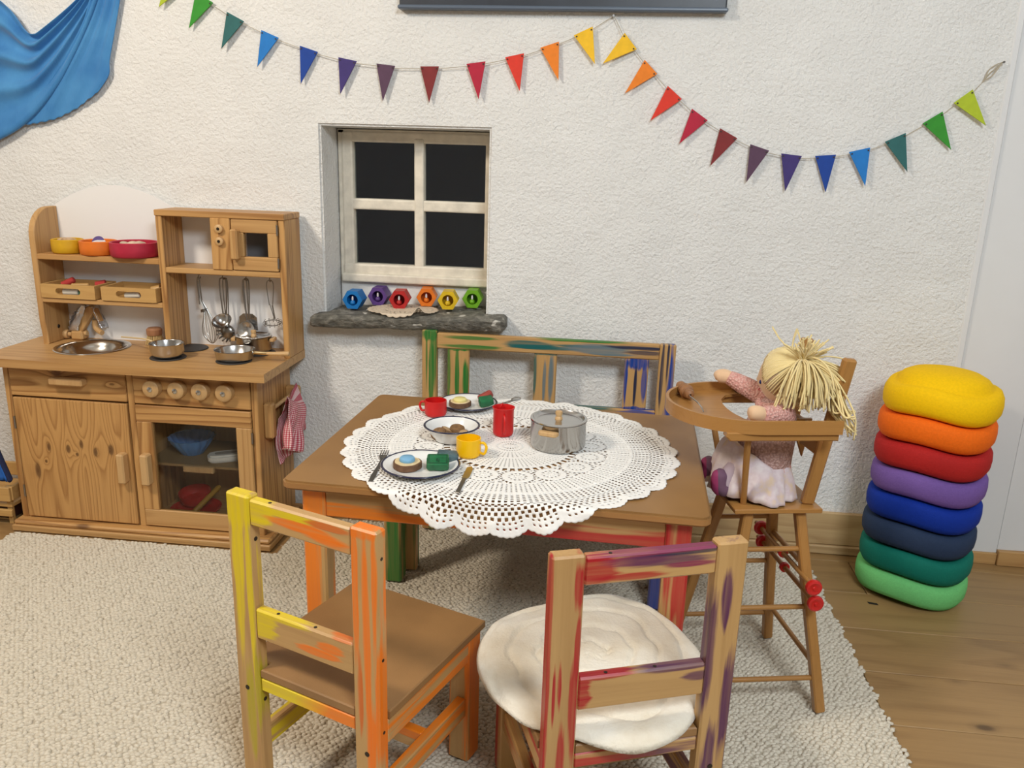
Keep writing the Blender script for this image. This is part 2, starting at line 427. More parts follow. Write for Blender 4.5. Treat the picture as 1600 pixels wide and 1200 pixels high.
def stone_mat():
    m, nt, b = new('slate'); v, tc = coords(nt, (1, 1, 2.2), False)
    n = noise(nt, v, 38, 5, .65); c1 = ramp(nt, n, [(.25, C(66, 65, 60)), (.5, C(112, 110, 102)), (.75, C(164, 160, 150))])
    sp = noise(nt, v, 21, 2, .4); k = ramp(nt, sp, [(.66, (0, 0, 0)), (.69, (1, 1, 1))])
    nt.links.new(mixc(nt, mathn(nt, 'MULTIPLY', k, .8), c1, C(225, 222, 214)), b.inputs['Base Color']); b.inputs['Roughness'].default_value = .75
    bump(nt, b, n, .012, 1.0)
stone_mat()
def sill():
    bm = BM(); r = random.Random(3); NX, NY = 60, 12
    ys_ = [-.078+(.140+.078)*j/NY for j in range(NY+1)]
    def xr(y):
        if y < .004: return (-.838+.010*max(0, (-.05-y)/.03)**2, -.268-.012*max(0, (-.05-y)/.03)**2)
        return (-.800, -.340)
    top, bot = [], []
    from mathutils import noise as mn
    for j, y in enumerate(ys_):
        a, b = xr(y); rt, rb = [], []
        for i in range(NX+1):
            x = a+(b-a)*i/NX; q = mn.noise(Vector((x*14, y*14, 1)))*.0035+mn.noise(Vector((x*45, y*45, 4)))*.0018
            yy = y+(mn.noise(Vector((x*18, 3, 1)))*.008+mn.noise(Vector((x*60, 5, 1)))*.003 if j == 0 else 0)
            tilt = .012*(x+.55)/.28
            edge = .007 if (j == 0 or (y < .004 and i in (0, NX))) else 0
            rt.append((x, yy, .655+tilt*.8+q-edge)); rb.append((x, yy+(.006 if j == 0 else 0), .617+tilt*.6+q*1.2+edge*.8))
        top.append(rt); bot.append(rb)
    grid(bm, top); grid(bm, [list(reversed(r_)) for r_ in bot])
    bmesh.ops.remove_doubles(bm, verts=bm.verts[:], dist=1e-6)
    bm.verts.ensure_lookup_table()
    n = (NX+1); m = NY+1
    T = lambda j, i: bm.verts[j*n+i]
    Bv = lambda j, i: bm.verts[m*n+j*n+(NX-i)]
    loop = [(0, i) for i in range(n)]+[(j, NX) for j in range(1, m)]+[(NY, i) for i in range(NX-1, -1, -1)]+[(j, 0) for j in range(NY-1, 0, -1)]
    for a, b in zip(loop, loop[1:]+loop[:1]):
        bm.faces.new((T(*a), T(*b), Bv(*b), Bv(*a)))
    return bm
o = obj('window_sill', sill(), 'slate', wn, smooth=True, angle=60); o['label'] = 'rough grey slate sill slab'

# dark framed board at the top of the picture
mat('slate_frame', C(46, 52, 62), .4, var=.15, vscale=25); mat('frame_edge', C(92, 104, 120), .35)
mat('board_dark', C(40, 46, 56), .5)
pf = thing('picture_frame', 'dark slate-blue framed picture above the bunting, only its bottom edge in view', 'picture', (-.153, -.001, 1.468))
fw, fh = .421, .56
for nm, b_ in (('frame_bar', (-fw, fw, -.028, -.004, .006, .066)), ('frame_bar', (-fw, fw, -.028, -.004, fh-.06, fh)), ('frame_bar', (-fw, -fw+.06, -.027, -.004, .06, fh-.055)), ('frame_bar', (fw-.06, fw, -.027, -.004, .06, fh-.055))):
    obj(nm, box(BM(), *b_, .004), 'slate_frame', pf)
obj('frame_lip', box(BM(), -fw-.004, fw+.004, -.032, -.002, 0, .010, .003), 'frame_edge', pf)
obj('panel', box(BM(), -fw+.05, fw-.05, -.016, -.003, .05, fh-.05, 0), 'board_dark', pf)
# ------------------------------------------------------------------ rug
def rug():
    mt, nt, b = new('rug_wool'); v, tc = coords(nt, (1, 1, 1), False)
    n = noise(nt, v, 160, 2); n2 = noise(nt, v, 2.2, 2)
    c = ramp(nt, n, [(.28, C(194, 184, 166)), (.5, C(214, 205, 188)), (.75, C(226, 218, 203))])
    nt.links.new(mixc(nt, mathn(nt, 'MULTIPLY', n2, .25), c, C(214, 204, 186)), b.inputs['Base Color'])
    b.inputs['Roughness'].default_value = .95; b.inputs['Specular IOR Level'].default_value = .1
    mat('rug_back', C(178, 168, 150), .95)
    R = thing('rug', 'large cream looped wool rug under the table and chairs', 'rug', (-.5, -1.1, 0))
    rx0, rx1, ry0, ry1 = -1.668, .640, -2.15, -.045
    bm = BM()
    pts = [(rx0, ry0), (rx1, ry0), (rx1-.012, -.055), (-.872, -.045), (-.872, -.300), (rx0, -.300)]
    prism(bm, [(x, y, .0006) for x, y in pts], (0, 0, .0024))
    obj('backing', bm, 'rug_back', R, world=True)
    g = np.random.default_rng(5); dx, dy = .0112, .0076
    xs = np.arange(rx0+.004, rx1, dx); ysv = np.arange(-2.0, -.048, dy)
    X, Y = np.meshgrid(xs, ysv); X = X+((np.arange(len(ysv)) % 2)*dx*.5)[:, None]
    X = (X+g.normal(0, .0016, X.shape)).ravel(); Y = (Y+g.normal(0, .0011, Y.shape)).ravel()
    keep = ~((X < -.866) & (Y > -.303)) & (X < rx1+(-.012)*(Y+1.2)/1.15+.004*np.sin(Y*70))
    X, Y = X[keep], Y[keep]; n_ = len(X)
    a = g.normal(.38, .42, n_); L = g.uniform(.0060, .0088, n_); W = g.uniform(.0038, .0050, n_); H = g.uniform(.0055, .0092, n_)
    K = 5; t = np.arange(K)*2*np.pi/K
    ring = np.stack([np.cos(t), np.sin(t)], 1)
    V = np.zeros((n_, 2*K+1, 3), np.float32)
    ca, sa = np.cos(a), np.sin(a)
    for lv, (s, h) in enumerate(((1.0, .38), (.80, .82))):
        px = ring[None, :, 0]*L[:, None]*s; py = ring[None, :, 1]*W[:, None]*s
        V[:, lv*K:(lv+1)*K, 0] = X[:, None]+px*ca[:, None]-py*sa[:, None]
        V[:, lv*K:(lv+1)*K, 1] = Y[:, None]+px*sa[:, None]+py*ca[:, None]
        V[:, lv*K:(lv+1)*K, 2] = (H*h)[:, None]
    V[:, 2*K, 0] = X; V[:, 2*K, 1] = Y; V[:, 2*K, 2] = H
    V -= np.array([-.5, -1.1, 0], np.float32)
    quads = np.array([[k, (k+1) % K, K+(k+1) % K, K+k] for k in range(K)]); tris = np.array([[K+k, K+(k+1) % K, 2*K] for k in range(K)])
    base = (np.arange(n_)*(2*K+1))[:, None, None]
    Q = (quads[None]+base).reshape(-1, 4); T = (tris[None]+base).reshape(-1, 3)
    me = bpy.data.meshes.new('wool_loops'); nv = n_*(2*K+1); nl = Q.size+T.size; nf = len(Q)+len(T)
    me.vertices.add(nv); me.loops.add(nl); me.polygons.add(nf)
    me.vertices.foreach_set('co', V.ravel()); me.loops.foreach_set('vertex_index', np.concatenate([Q.ravel(), T.ravel()]).astype(np.int32))
    st = np.concatenate([np.arange(len(Q))*4, Q.size+np.arange(len(T))*3]).astype(np.int32)
    me.polygons.foreach_set('loop_start', st); me.update(calc_edges=True); me.validate(); me.shade_smooth()
    me.materials.append(mt); o = bpy.data.objects.new('wool_loops', me); COL.objects.link(o); o.parent = R; o['kind'] = 'stuff'
rug()
# ------------------------------------------------------------------ bunting
FLAG_L = [[(-1.217, 1.559), (-1.166, 1.525), (-1.247, 1.468)], [(-1.141, 1.508), (-1.094, 1.481), (-1.166, 1.416)], [(-1.055, 1.458), (-1.008, 1.435), (-1.075, 1.365)],
 [(-0.961, 1.414), (-0.913, 1.395), (-0.976, 1.32)], [(-0.855, 1.376), (-0.805, 1.361), (-0.855, 1.279)], [(-0.747, 1.348), (-0.696, 1.339), (-0.743, 1.254)],
 [(-0.642, 1.334), (-0.591, 1.329), (-0.625, 1.238)], [(-0.522, 1.329), (-0.471, 1.33), (-0.497, 1.237)], [(-0.396, 1.337), (-0.345, 1.344), (-0.361, 1.248)],
 [(-0.293, 1.355), (-0.243, 1.366), (-0.251, 1.271)], [(-0.201, 1.38), (-0.152, 1.396), (-0.149, 1.3)], [(-0.114, 1.411), (-0.066, 1.433), (-0.055, 1.341)]]
FLAG_R = [[(0.017, 1.419), (0.051, 1.38), (-0.035, 1.343)], [(0.073, 1.355), (0.108, 1.321), (0.027, 1.271)], [(0.137, 1.292), (0.176, 1.26), (0.098, 1.204)],
 [(0.204, 1.237), (0.247, 1.209), (0.178, 1.148)], [(0.281, 1.19), (0.328, 1.166), (0.264, 1.094)], [(0.362, 1.152), (0.412, 1.137), (0.361, 1.055)],
 [(0.444, 1.131), (0.497, 1.126), (0.464, 1.035)], [(0.531, 1.127), (0.583, 1.132), (0.568, 1.036)], [(0.614, 1.139), (0.665, 1.152), (0.665, 1.055)],
 [(0.7, 1.167), (0.748, 1.19), (0.765, 1.094)], [(0.786, 1.214), (0.83, 1.244), (0.864, 1.152)], [(0.852, 1.265), (0.892, 1.298), (0.937, 1.212)]]
FC = [('lime', C(172, 190, 40)), ('green', C(48, 142, 40)), ('teal', C(40, 98, 98)), ('sky', C(24, 118, 196)), ('blue', C(12, 62, 150)), ('violet', C(60, 46, 112)),
      ('plum', C(86, 58, 82)), ('maroon', C(124, 38, 40)), ('crimson', C(176, 26, 56)), ('vermilion', C(216, 54, 36)), ('orange', C(232, 128, 32)), ('yellow', C(238, 188, 34))]
for nm, c in FC: mat('felt_'+nm, c, .75, var=.06, vscale=60)
NAIL = (-.014, 1.459)
def bunting(name, flags, order, label, path0, path1):
    cx = sum(f[2][0] for f in flags)/len(flags)
    B = thing(name, label, 'bunting', (cx, -.012, min(f[2][1] for f in flags)))
    pts = [path0]
    for i, f in enumerate(flags):
        (ax, az), (bx, bz), (tx, tz) = f; mx, mz = (ax+bx)/2, (az+bz)/2; y = -.0125+.002*math.sin(i*2.1)
        dn = Vector((tx-mx, 0, tz-mz)).normalized()*.006; al = Vector((bx-ax, 0, bz-az)).normalized()
        ang = Vector((0, -math.sin(.07), 0))
        bm = BM(); yt = y-.004
        prism(bm, [(ax, y, az), (bx, y, bz), (tx, yt, tz)], (0, .003, 0), .0005)
        fo = obj('pennant', bm, 'felt_'+FC[order[i]][0], B, world=True)
        fo['label'] = FC[order[i]][0]+' pennant'
        for s, p in ((1, (ax, az)), (-1, (bx, bz))):
            h = Vector((p[0], 0, p[1]))+dn+al*(.006*s)
            hb = lathe(BM(), [(0, 0), (.0022, 0), (.0022, .0008), (0, .0008)], 8, (h.x, y-.0012, h.z), Matrix.Rotation(PI/2, 3, 'X'))
            obj('eyelet', hb, 'eyelet', fo, world=True)
        a = Vector((ax, y, az))+dn; b = Vector((bx, y, bz))+dn
        pts += [a-al*.001+Vector((0, .001, 0)), a+al*.006+Vector((0, .0040, 0)), b-al*.006+Vector((0, .0040, 0)), b+al*.001+Vector((0, .001, 0))]
    pts += path1
    P = [Vector(p) for p in pts]
    obj('string', tube(BM(), P, .0009, 6), 'string', B, True, world=True)
    return B
mat('eyelet', C(50, 38, 30), .6)
bl = bunting('pennant_bunting', FLAG_L, list(range(12)), 'rainbow pennant bunting sagging over the window from upper left to the middle nail', (-1.30, -.012, 1.60), [(NAIL[0], -.010, NAIL[1])])
br = bunting('pennant_bunting', FLAG_R, list(range(11, -1, -1)), 'rainbow pennant bunting sagging from the middle nail down to the right corner', (NAIL[0]+.001, -.010, NAIL[1]),
             [(.923, -.010, 1.329), (.940, -.010, 1.352), (.953, -.008, 1.362)])
bm = BM()
tube(bm, smoothpath([(.916, -.011, 1.322), (.926, -.014, 1.338), (.940, -.013, 1.349), (.953, -.009, 1.362)], 5), [.0012, .0045, .0035, .001][:1]*16, 6)
tube(bm, smoothpath([(.916, -.011, 1.320), (.930, -.018, 1.330), (.945, -.015, 1.352), (.952, -.009, 1.362)], 5), .0016, 6)
tube(bm, smoothpath([(.918, -.012, 1.326), (.924, -.010, 1.345), (.938, -.012, 1.357), (.953, -.009, 1.363)], 5), .0014, 6)
obj('knot', bm, 'string', br, True, world=True)
for (x, z), lab in ((NAIL, 'small nail below the dark frame holding both bunting ends'), ((.954, 1.363), 'small nail near the right corner holding the bunting end')):
    nb = lathe(BM(), [(0, 0), (.0012, 0), (.0012, .014), (.003, .0145), (.003, .016), (0, .016)], 10, (0, 0, 0), Matrix.Rotation(PI/2, 3, 'X'))
    tag(obj('nail', nb, 'steel_dark', at=None), lab, 'nail').location = (x, 0, z)
# ------------------------------------------------------------------ blue cloth hung on the wall
def cloth_mat():
    m, nt, b = new('blue_cloth'); v, tc = coords(nt, (1, 1, 1), False)
    n = noise(nt, v, 9, 3); nt.links.new(ramp(nt, n, [(.3, C(44, 114, 178)), (.7, C(72, 142, 198))]), b.inputs['Base Color'])
    b.inputs['Roughness'].default_value = .8; b.inputs['Sheen Weight'].default_value = .2
    sv, _ = coords(nt, (260, 60, 60), False); bump(nt, b, noise(nt, sv, 1, 2), .0008)
cloth_mat()
def cr(pts, n):
    P = smoothpath([(x, 0, z) for x, z in pts], 16); 
    d = [0]
    for a, b in zip(P, P[1:]): d.append(d[-1]+(b-a).length)
    out = []
    k = 0
    for i in range(n):
        s = d[-1]*i/(n-1)
        while k < len(P)-2 and d[k+1] < s: k += 1
        t = (s-d[k])/max(1e-9, d[k+1]-d[k]); out.append(P[k].lerp(P[k+1], min(1, t)))
    return out
CL = thing('wall_cloth', 'sky-blue gauze cloth draped in a swag on the wall, upper left', 'cloth', (-1.6, -.002, 1.12))
CL.name = 'draped_cloth'
N = 90; M = 64
top = cr([(-2.06, 1.60), (-1.86, 1.55), (-1.701, 1.479), (-1.640, 1.405), (-1.617, 1.392), (-1.590, 1.402), (-1.48, 1.481), (-1.395, 1.57)], N)
bot = cr([(-2.20, 1.52), (-2.06, 1.20), (-1.90, 1.075), (-1.756, 1.120), (-1.66, 1.178), (-1.575, 1.262), (-1.514, 1.345), (-1.445, 1.455), (-1.385, 1.57)], N)
P = []
for j in range(M+1):
    t = j/M; row = []
    for i in range(N):
        s = i/(N-1); p = top[i].lerp(bot[i], t)
        env = math.sin(PI*min(1, s*1.02))**.6
        fold = (.5+.5*math.cos(2*PI*(4.2*t**.75)+.6*math.sin(3*s)))**1.4
        big = .012*math.exp(-((t-1)/.07)**2)
        amp = (.032*(1-.80*max(0, (t-.30)/.70)))*(1-.35*s)
        y = -.014-amp*fold*env-big-.004*math.sin(9*s+4*t)*t
        row.append((p.x, y, p.z))
    P.append(row)
# rolled lower hem
for k in range(1, 7):
    a = k/6*PI; row = []
    for i in range(N):
        q = P[M][i]; nx = Vector((bot[min(N-1, i+1)].x-bot[max(0, i-1)].x, 0, bot[min(N-1, i+1)].z-bot[max(0, i-1)].z)).normalized()
        dn = Vector((nx.z, 0, -nx.x)); r = .008
        row.append((q[0]+dn.x*r*math.sin(a), q[1]+r*(1-math.cos(a)), q[2]+dn.z*r*math.sin(a)))
    P.append(row)
so = obj('swag', grid(BM(), P), 'blue_cloth', CL, True, world=True, angle=180)
md = so.modifiers.new('thick', 'SOLIDIFY'); md.thickness = .0012
lf = cr([(-1.43, 1.57), (-1.455, 1.46), (-1.525, 1.35), (-1.595, 1.265), (-1.690, 1.150)], N)
rt = cr([(-1.335, 1.57), (-1.359, 1.482), (-1.387, 1.389), (-1.405, 1.330), (-1.412, 1.290), (-1.450, 1.244)], N)
P = []
for i in range(N):
    s = i/(N-1); row = []
    for j in range(M+1):
        t = j/M; p = lf[i].lerp(rt[i], t)
        sag = -.020*math.sin(PI*t)*max(0, (s-.75)/.25)**1.5+.0015*math.sin(60*t)*s
        y = -.010-.007*(.5+.5*math.cos(2*PI*3.2*t+1.2*s))*(1-.55*s)-.006*s*(.5+.5*math.sin(5*t+2))
        row.append((p.x, y, p.z+sag))
    P.append(row)
so = obj('tail', grid(BM(), P), 'blue_cloth', CL, True, world=True, angle=180)
md = so.modifiers.new('thick', 'SOLIDIFY'); md.thickness = .0012
# ------------------------------------------------------------------ play kitchen
K = thing('play_kitchen', 'pine wood toy kitchen with sink, oven and microwave against the wall', 'toy kitchen', (-1.29, -.15, .003))
def k(name, bm, m, parent=K, smooth=False, **kw): return obj(name, bm, m, parent, smooth, world=True, **kw)
def kb(name, b_, m, parent=K, bev=.002): return k(name, box(BM(), *b_, bev), m, parent)
ZT = .531
kb('side_panel', (-1.668, -1.650, -.258, -.020, .034, .508), 'pine_z'); kb('side_panel', (-.939, -.921, -.258, -.020, .034, .508), 'pine_z')
kb('divider', (-1.299, -1.281, -.258, -.024, .034, .508), 'pine_z')
kb('bottom_board', (-1.652, -.937, -.250, -.022, .034, .046), 'pine_plain_x')
kb('back_board', (-1.652, -.937, -.024, -.019, .036, .506), 'pine_plain_z', bev=0)
kb('plinth', (-1.681, -.893, -.292, -.018, .003, .021), 'pine_plain_x'); kb('plinth', (-1.678, -.896, -.287, -.020, .021, .035), 'pine_x', bev=.005)
SX, SY, SR = -1.472, -.132, .1005
def counter():
    bm = BM(); x0, x1, y0, y1, z0, z1 = -1.702, -.873, -.316, -.016, .507, ZT
    an = sorted(set([2*PI*i/72 for i in range(72)]+[math.atan2(y-SY, x-SX) % (2*PI) for x in (x0, x1) for y in (y0, y1)]))
    def hit(a):
        c, s = math.cos(a), math.sin(a); t = 9
        for lim, o, d in ((x0, SX, c), (x1, SX, c), (y0, SY, s), (y1, SY, s)):
            if abs(d) > 1e-9 and (lim-o)/d > 1e-6: t = min(t, (lim-o)/d)
        return (SX+c*t, SY+s*t)
    rings = []
    for zz, r in ((z1, SR-.006), (z0, SR-.006)):
        rings.append(([bm.verts.new((*hit(a), zz)) for a in an], [bm.verts.new((SX+math.cos(a)*r, SY+math.sin(a)*r, zz)) for a in an]))
    n = len(an)
    for i in range(n):
        j = (i+1) % n
        (o1, i1), (o0, i0) = rings
        bm.faces.new((o1[i], o1[j], i1[j], i1[i])); bm.faces.new((o0[j], o0[i], i0[i], i0[j]))
        bm.faces.new((o1[j], o1[i], o0[i], o0[j])); bm.faces.new((i1[i], i1[j], i0[j], i0[i]))
    return bm
k('worktop', counter(), 'pine_plain_x')
mat('sink_steel', (.62, .59, .55, 1), .16, 1)
sk = k('sink', lathe(BM(), [(SR+.003, .001), (SR+.002, .0025), (SR-.006, .0022), (SR-.012, -.001), (SR-.018, -.016), (.070, -.038), (.05, -.045), (.014, -.047), (0, -.047)], 56, (SX, SY, ZT)), 'sink_steel', smooth=True, angle=80)
k('drain', lathe(BM(), [(.013, .0005), (.012, .002), (.008, .001), (0, .0005)], 20, (SX, SY, ZT-.047)), 'steel_dark', sk, True)
for (x, y) in ((-1.2015, -.2005), (-1.195, -.083), (-1.010, -.197), (-.985, -.090)):
    k('hotplate', lathe(BM(), [(0, .0003), (.048, .0003), (.049, .0015), (.047, .0035), (.02, .0035), (0, .0035)], 40, (x, y, ZT)), 'hotplate')
# drawer, cupboard door, control panel, oven door
def handle_h(x0, x1, z0, z1, par, y0=-.260, y1=-.289):
    kb('handle', (x0, x1, y1, y0, z0, z1), 'knob_wood', par, .004)
wood('pine_drawer', 'x', C(198, 152, 94), C(134, 86, 40), amt=.8, K=9, across=15, along=.8, kcol=C(104, 64, 34), klist=[(-1.503+1.29, 0, .484, .018, 0, .011), (-1.34+1.29, 0, .458, .007, 0, .003)])
d = kb('drawer', (-1.6475, -1.3005, -.261, -.240, .411, .5055), 'pine_drawer'); handle_h(-1.512, -1.412, .455, .475, d)
d = kb('cupboard_door', (-1.6455, -1.3035, -.262, -.244, .040, .4055), 'pine_door_z' if 0 else wood('pine_door_z', 'z', C(196, 150, 92), C(136, 88, 42), amt=.62, K=13, across=17, along=.6, kcol=C(80, 50, 30), klist=[(x+1.29, 0, z-.003, a, 0, b) for x, z, a, b in ((-1.494, .260, .007, .013), (-1.468, .245, .005, .006), (-1.452, .277, .006, .014), (-1.411, .256, .007, .015), (-1.363, .266, .009, .018), (-1.596, .187, .009, .026), (-1.567, .217, .004, .005), (-1.553, .262, .006, .014))])); handle_h(-1.336, -1.314, .174, .263, d)
for z in (.33, .12):
    k('hinge', tube(BM(), [(-1.6475, -.262, z-.018), (-1.6475, -.262, z+.018)], .003, 8), 'steel_dark', d, True)
cp = kb('control_panel', (-1.2785, -.9405, -.261, -.240, .410, .5055), 'pine_x')
RX = Matrix.Rotation(PI/2, 3, 'X')
for x in (-1.2155, -1.1435, -1.0755, -1.0065):
    kn = k('knob', lathe(BM(), [(0, 0), (.024, 0), (.0245, .004), (.0235, .019), (.019, .0225), (0, .0225)], 32, (x, -.262, .460), RX), 'knob_wood', cp, True)
    k('screw_head', lathe(BM(), [(.0075, 0), (.007, .002), (.004, .0035), (0, .004)], 16, (x, -.2845, .460), RX), 'steel', kn, True)
od = kb('oven_door', (-1.2785, -.9415, -.262, -.244, .357, .4055), 'pine_x'); od['label'] = 'oven door with glass pane'
kb('stile', (-1.2785, -1.2335, -.262, -.244, .0905, .357), 'pine_z', od); kb('stile', (-.987, -.9415, -.262, -.244, .0905, .357), 'pine_plain_z', od)
kb('bottom_rail', (-1.2785, -.9415, -.262, -.244, .040, .0905), 'pine_plain_x', od)
kb('glass', (-1.238, -.982, -.254, -.251, .086, .361), 'glass_oven', od, 0)
handle_h(-1.266, -1.242, .174, .266, od)
for z in (.33, .11):
    k('hinge', tube(BM(), [(-.940, -.262, z-.016), (-.940, -.262, z+.016)], .003, 8), 'steel_dark', od, True)
osf = kb('oven_shelf', (-1.280, -.940, -.235, -.026, .219, .227), 'oven_tray' if 0 else mat('oven_tray', C(150, 120, 78), .5), bev=.001)
kb('pull', (-1.160, -1.068, -.249, -.235, .208, .227), 'knob_wood', osf, .003)
# upper part: white arched back board, shelves, cupboard with microwave
bm = BM(); pts = [(-1.632, .531), (-.878, .531), (-.878, .93), (-1.250, .932)]
for i in range(1, 24):
    t = i/24; pts.append((-1.250-.382*t, .930-.012*t+.066*math.sin(PI*t)**.85))
pts.append((-1.632, .915))
prism(bm, [(x, -.012, z) for x, z in pts], (0, -.008, 0)); k('splashback', bm, 'white_board')
bm = BM(); pts = [(-.020, ZT), (-.020, .925), (-.050, .925)]
for i in range(1, 9):
    a = i/8*PI/2; pts.append((-.050-.082*math.sin(a), .845+.080*math.cos(a)))
pts += [(-.132, .600), (-.127, .560), (-.126, ZT)]
prism(bm, [(-1.631, y, z) for y, z in pts], (.018, 0, 0), .002); sp = k('shelf_side', bm, 'pine_plain_z')
k('screw_head', lathe(BM(), [(0, 0), (.006, 0), (.005, .0015), (0, .002)], 14, (-1.6128, -.075, .575), Matrix.Rotation(PI/2, 3, 'Y')), 'screw', sp, True)
kb('shelf', (-1.613, -1.2445, -.132, -.020, .781, .797), 'pine_x'); kb('shelf', (-1.613, -1.2445, -.132, -.020, .657, .671), 'pine_plain_x')
kb('cabinet_side', (-1.2445, -1.2265, -.133, -.019, ZT, .917), 'pine_z'); kb('cabinet_side', (-.8905, -.8725, -.133, -.019, ZT, .917), 'pine_z')
kb('cabinet_top', (-1.2455, -.8715, -.136, -.018, .917, .934), 'pine_x')
cs = kb('cabinet_shelf', (-1.2265, -.8905, -.132, -.020, .759, .775), 'pine_plain_x')
mp = kb('microwave_panel', (-1.0845, -1.0275, -.136, -.112, .775, .917), 'pine_z')
for z in (.889, .855):
    kn = k('knob', lathe(BM(), [(0, 0), (.012, 0), (.0115, .010), (.009, .012), (0, .012)], 20, (-1.056, -.136, z), RX), 'knob_wood', mp, True)
    k('pin', lathe(BM(), [(.0045, 0), (.0035, .002), (0, .0022)], 10, (-1.056, -.148, z), RX), 'screw', kn, True)
md_ = kb('microwave_door', (-1.0245, -.8935, -.136, -.118, .880, .9155), 'pine_plain_x'); md_['label'] = 'small microwave door with glass'
kb('bottom_rail', (-1.0245, -.8935, -.136, -.118, .7765, .8145), 'pine_plain_x', md_)
kb('stile', (-1.0245, -.9905, -.136, -.118, .8145, .880), 'pine_plain_z', md_); kb('stile', (-.9215, -.8935, -.136, -.118, .8145, .880), 'pine_plain_z', md_)
kb('glass', (-.994, -.918, -.130, -.127, .811, .884), 'glass_oven', md_, 0)
kb('handle', (-1.020, -.998, -.160, -.137, .807, .890), 'pine_plain_z', md_, .004)
for z in (.89, .80): k('hinge', tube(BM(), [(-.892, -.137, z-.014), (-.892, -.137, z+.014)], .0025, 8), 'steel_dark', md_, True)
kb('microwave_back', (-1.028, -.8905, -.030, -.022, .775, .917), mat('microwave_dark', C(120, 124, 132), .6), bev=0)
# faucet
fz = ZT+.001
fa = k('faucet', box(BM(), -1.586, -1.548, -.066, -.028, fz, fz+.028, .005), 'pine_plain_z'); fa['label'] = 'wooden tap with silver foil round it'
bm = BM(); prism(bm, [(-1.580, -.038, fz+.026), (-1.552, -.038, fz+.026), (-1.513, -.038, fz+.082), (-1.498, -.038, fz+.058), (-1.490, -.038, fz+.060), (-1.503, -.038, fz+.096), (-1.520, -.038, fz+.106), (-1.536, -.038, fz+.098)], (0, -.020, 0), .002)
k('neck', bm, 'pine_plain_z', fa)
k('spout', tube(BM(), smoothpath([(-1.512, -.049, fz+.062), (-1.512, -.049, fz+.040), (-1.500, -.055, fz+.031), (-1.485, -.061, fz+.026)], 4), .008, 12), 'knob_wood', fa, True)
k('cross_bar', tube(BM(), [(-1.600, -.050, fz+.014), (-1.540, -.050, fz+.020)], .007, 12), 'knob_wood', fa, True)
k('handle', lathe(BM(), [(0, 0), (.012, 0), (.014, .004), (.014, .013), (.011, .017), (0, .017)], 20, (-1.601, -.050, fz+.014), Matrix.Rotation(-PI/2, 3, 'Y')), 'knob_wood', fa, True)
mat('silver_foil', (.66, .67, .70, 1), .28, .85, bmp=.004, bscale=60)
P = []; r_ = random.Random(2)
arc = smoothpath([(-1.592, 0, fz+.030), (-1.590, 0, fz+.052), (-1.566, 0, fz+.092), (-1.535, 0, fz+.112), (-1.512, 0, fz+.108), (-1.500, 0, fz+.076), (-1.484, 0, fz+.040)], 5)
for i, p in enumerate(arc):
    P.append([(p.x+r_.uniform(-.003, .003), -.024-.036*j/6, p.z+r_.uniform(-.003, .003)-.004*((j-3)/3)**2) for j in range(7)])
fo = k('foil_sleeve', grid(BM(), P), 'silver_foil', fa, True, angle=180); mo = fo.modifiers.new('t', 'SOLIDIFY'); mo.thickness = .0006
P = []
for i in range(16):
    t = i/15; P.append([(-1.592+.03*j/5+r_.uniform(-.002, .002), -.062-.002*math.sin(7*t), fz+.028+(.080-.045*0)*t*(1-.0*j)*(1 if j > 2 else .75+.08*j)) for j in range(6)])
fo = k('foil_flap', grid(BM(), [[(x+.035*i/15, y, z) for (x, y, z) in row] for i, row in enumerate(P)]), 'silver_foil', fa, True, angle=180); mo = fo.modifiers.new('t', 'SOLIDIFY'); mo.thickness = .0006
# towel rail on the right side
tr = kb('towel_bracket', (-.921, -.893, -.228, -.200, .318, .420), 'pine_plain_z', bev=.005)
kb('towel_bracket', (-.921, -.880, -.066, -.040, .325, .428), 'pine_plain_z', bev=.005)
k('towel_bar', tube(BM(), [(-.905, -.205, .398), (-.900, -.050, .405)], .006, 10), 'knob_wood', smooth=True)
for x in (-1.164, -1.092, -1.022, -.951):
    k('hook', tube(BM(), smoothpath([(x, -.060, .760), (x, -.060, .750), (x, -.066, .745), (x, -.066, .739), (x, -.060, .736), (x, -.055, .741)], 4), .0013, 6), 'wire', smooth=True)
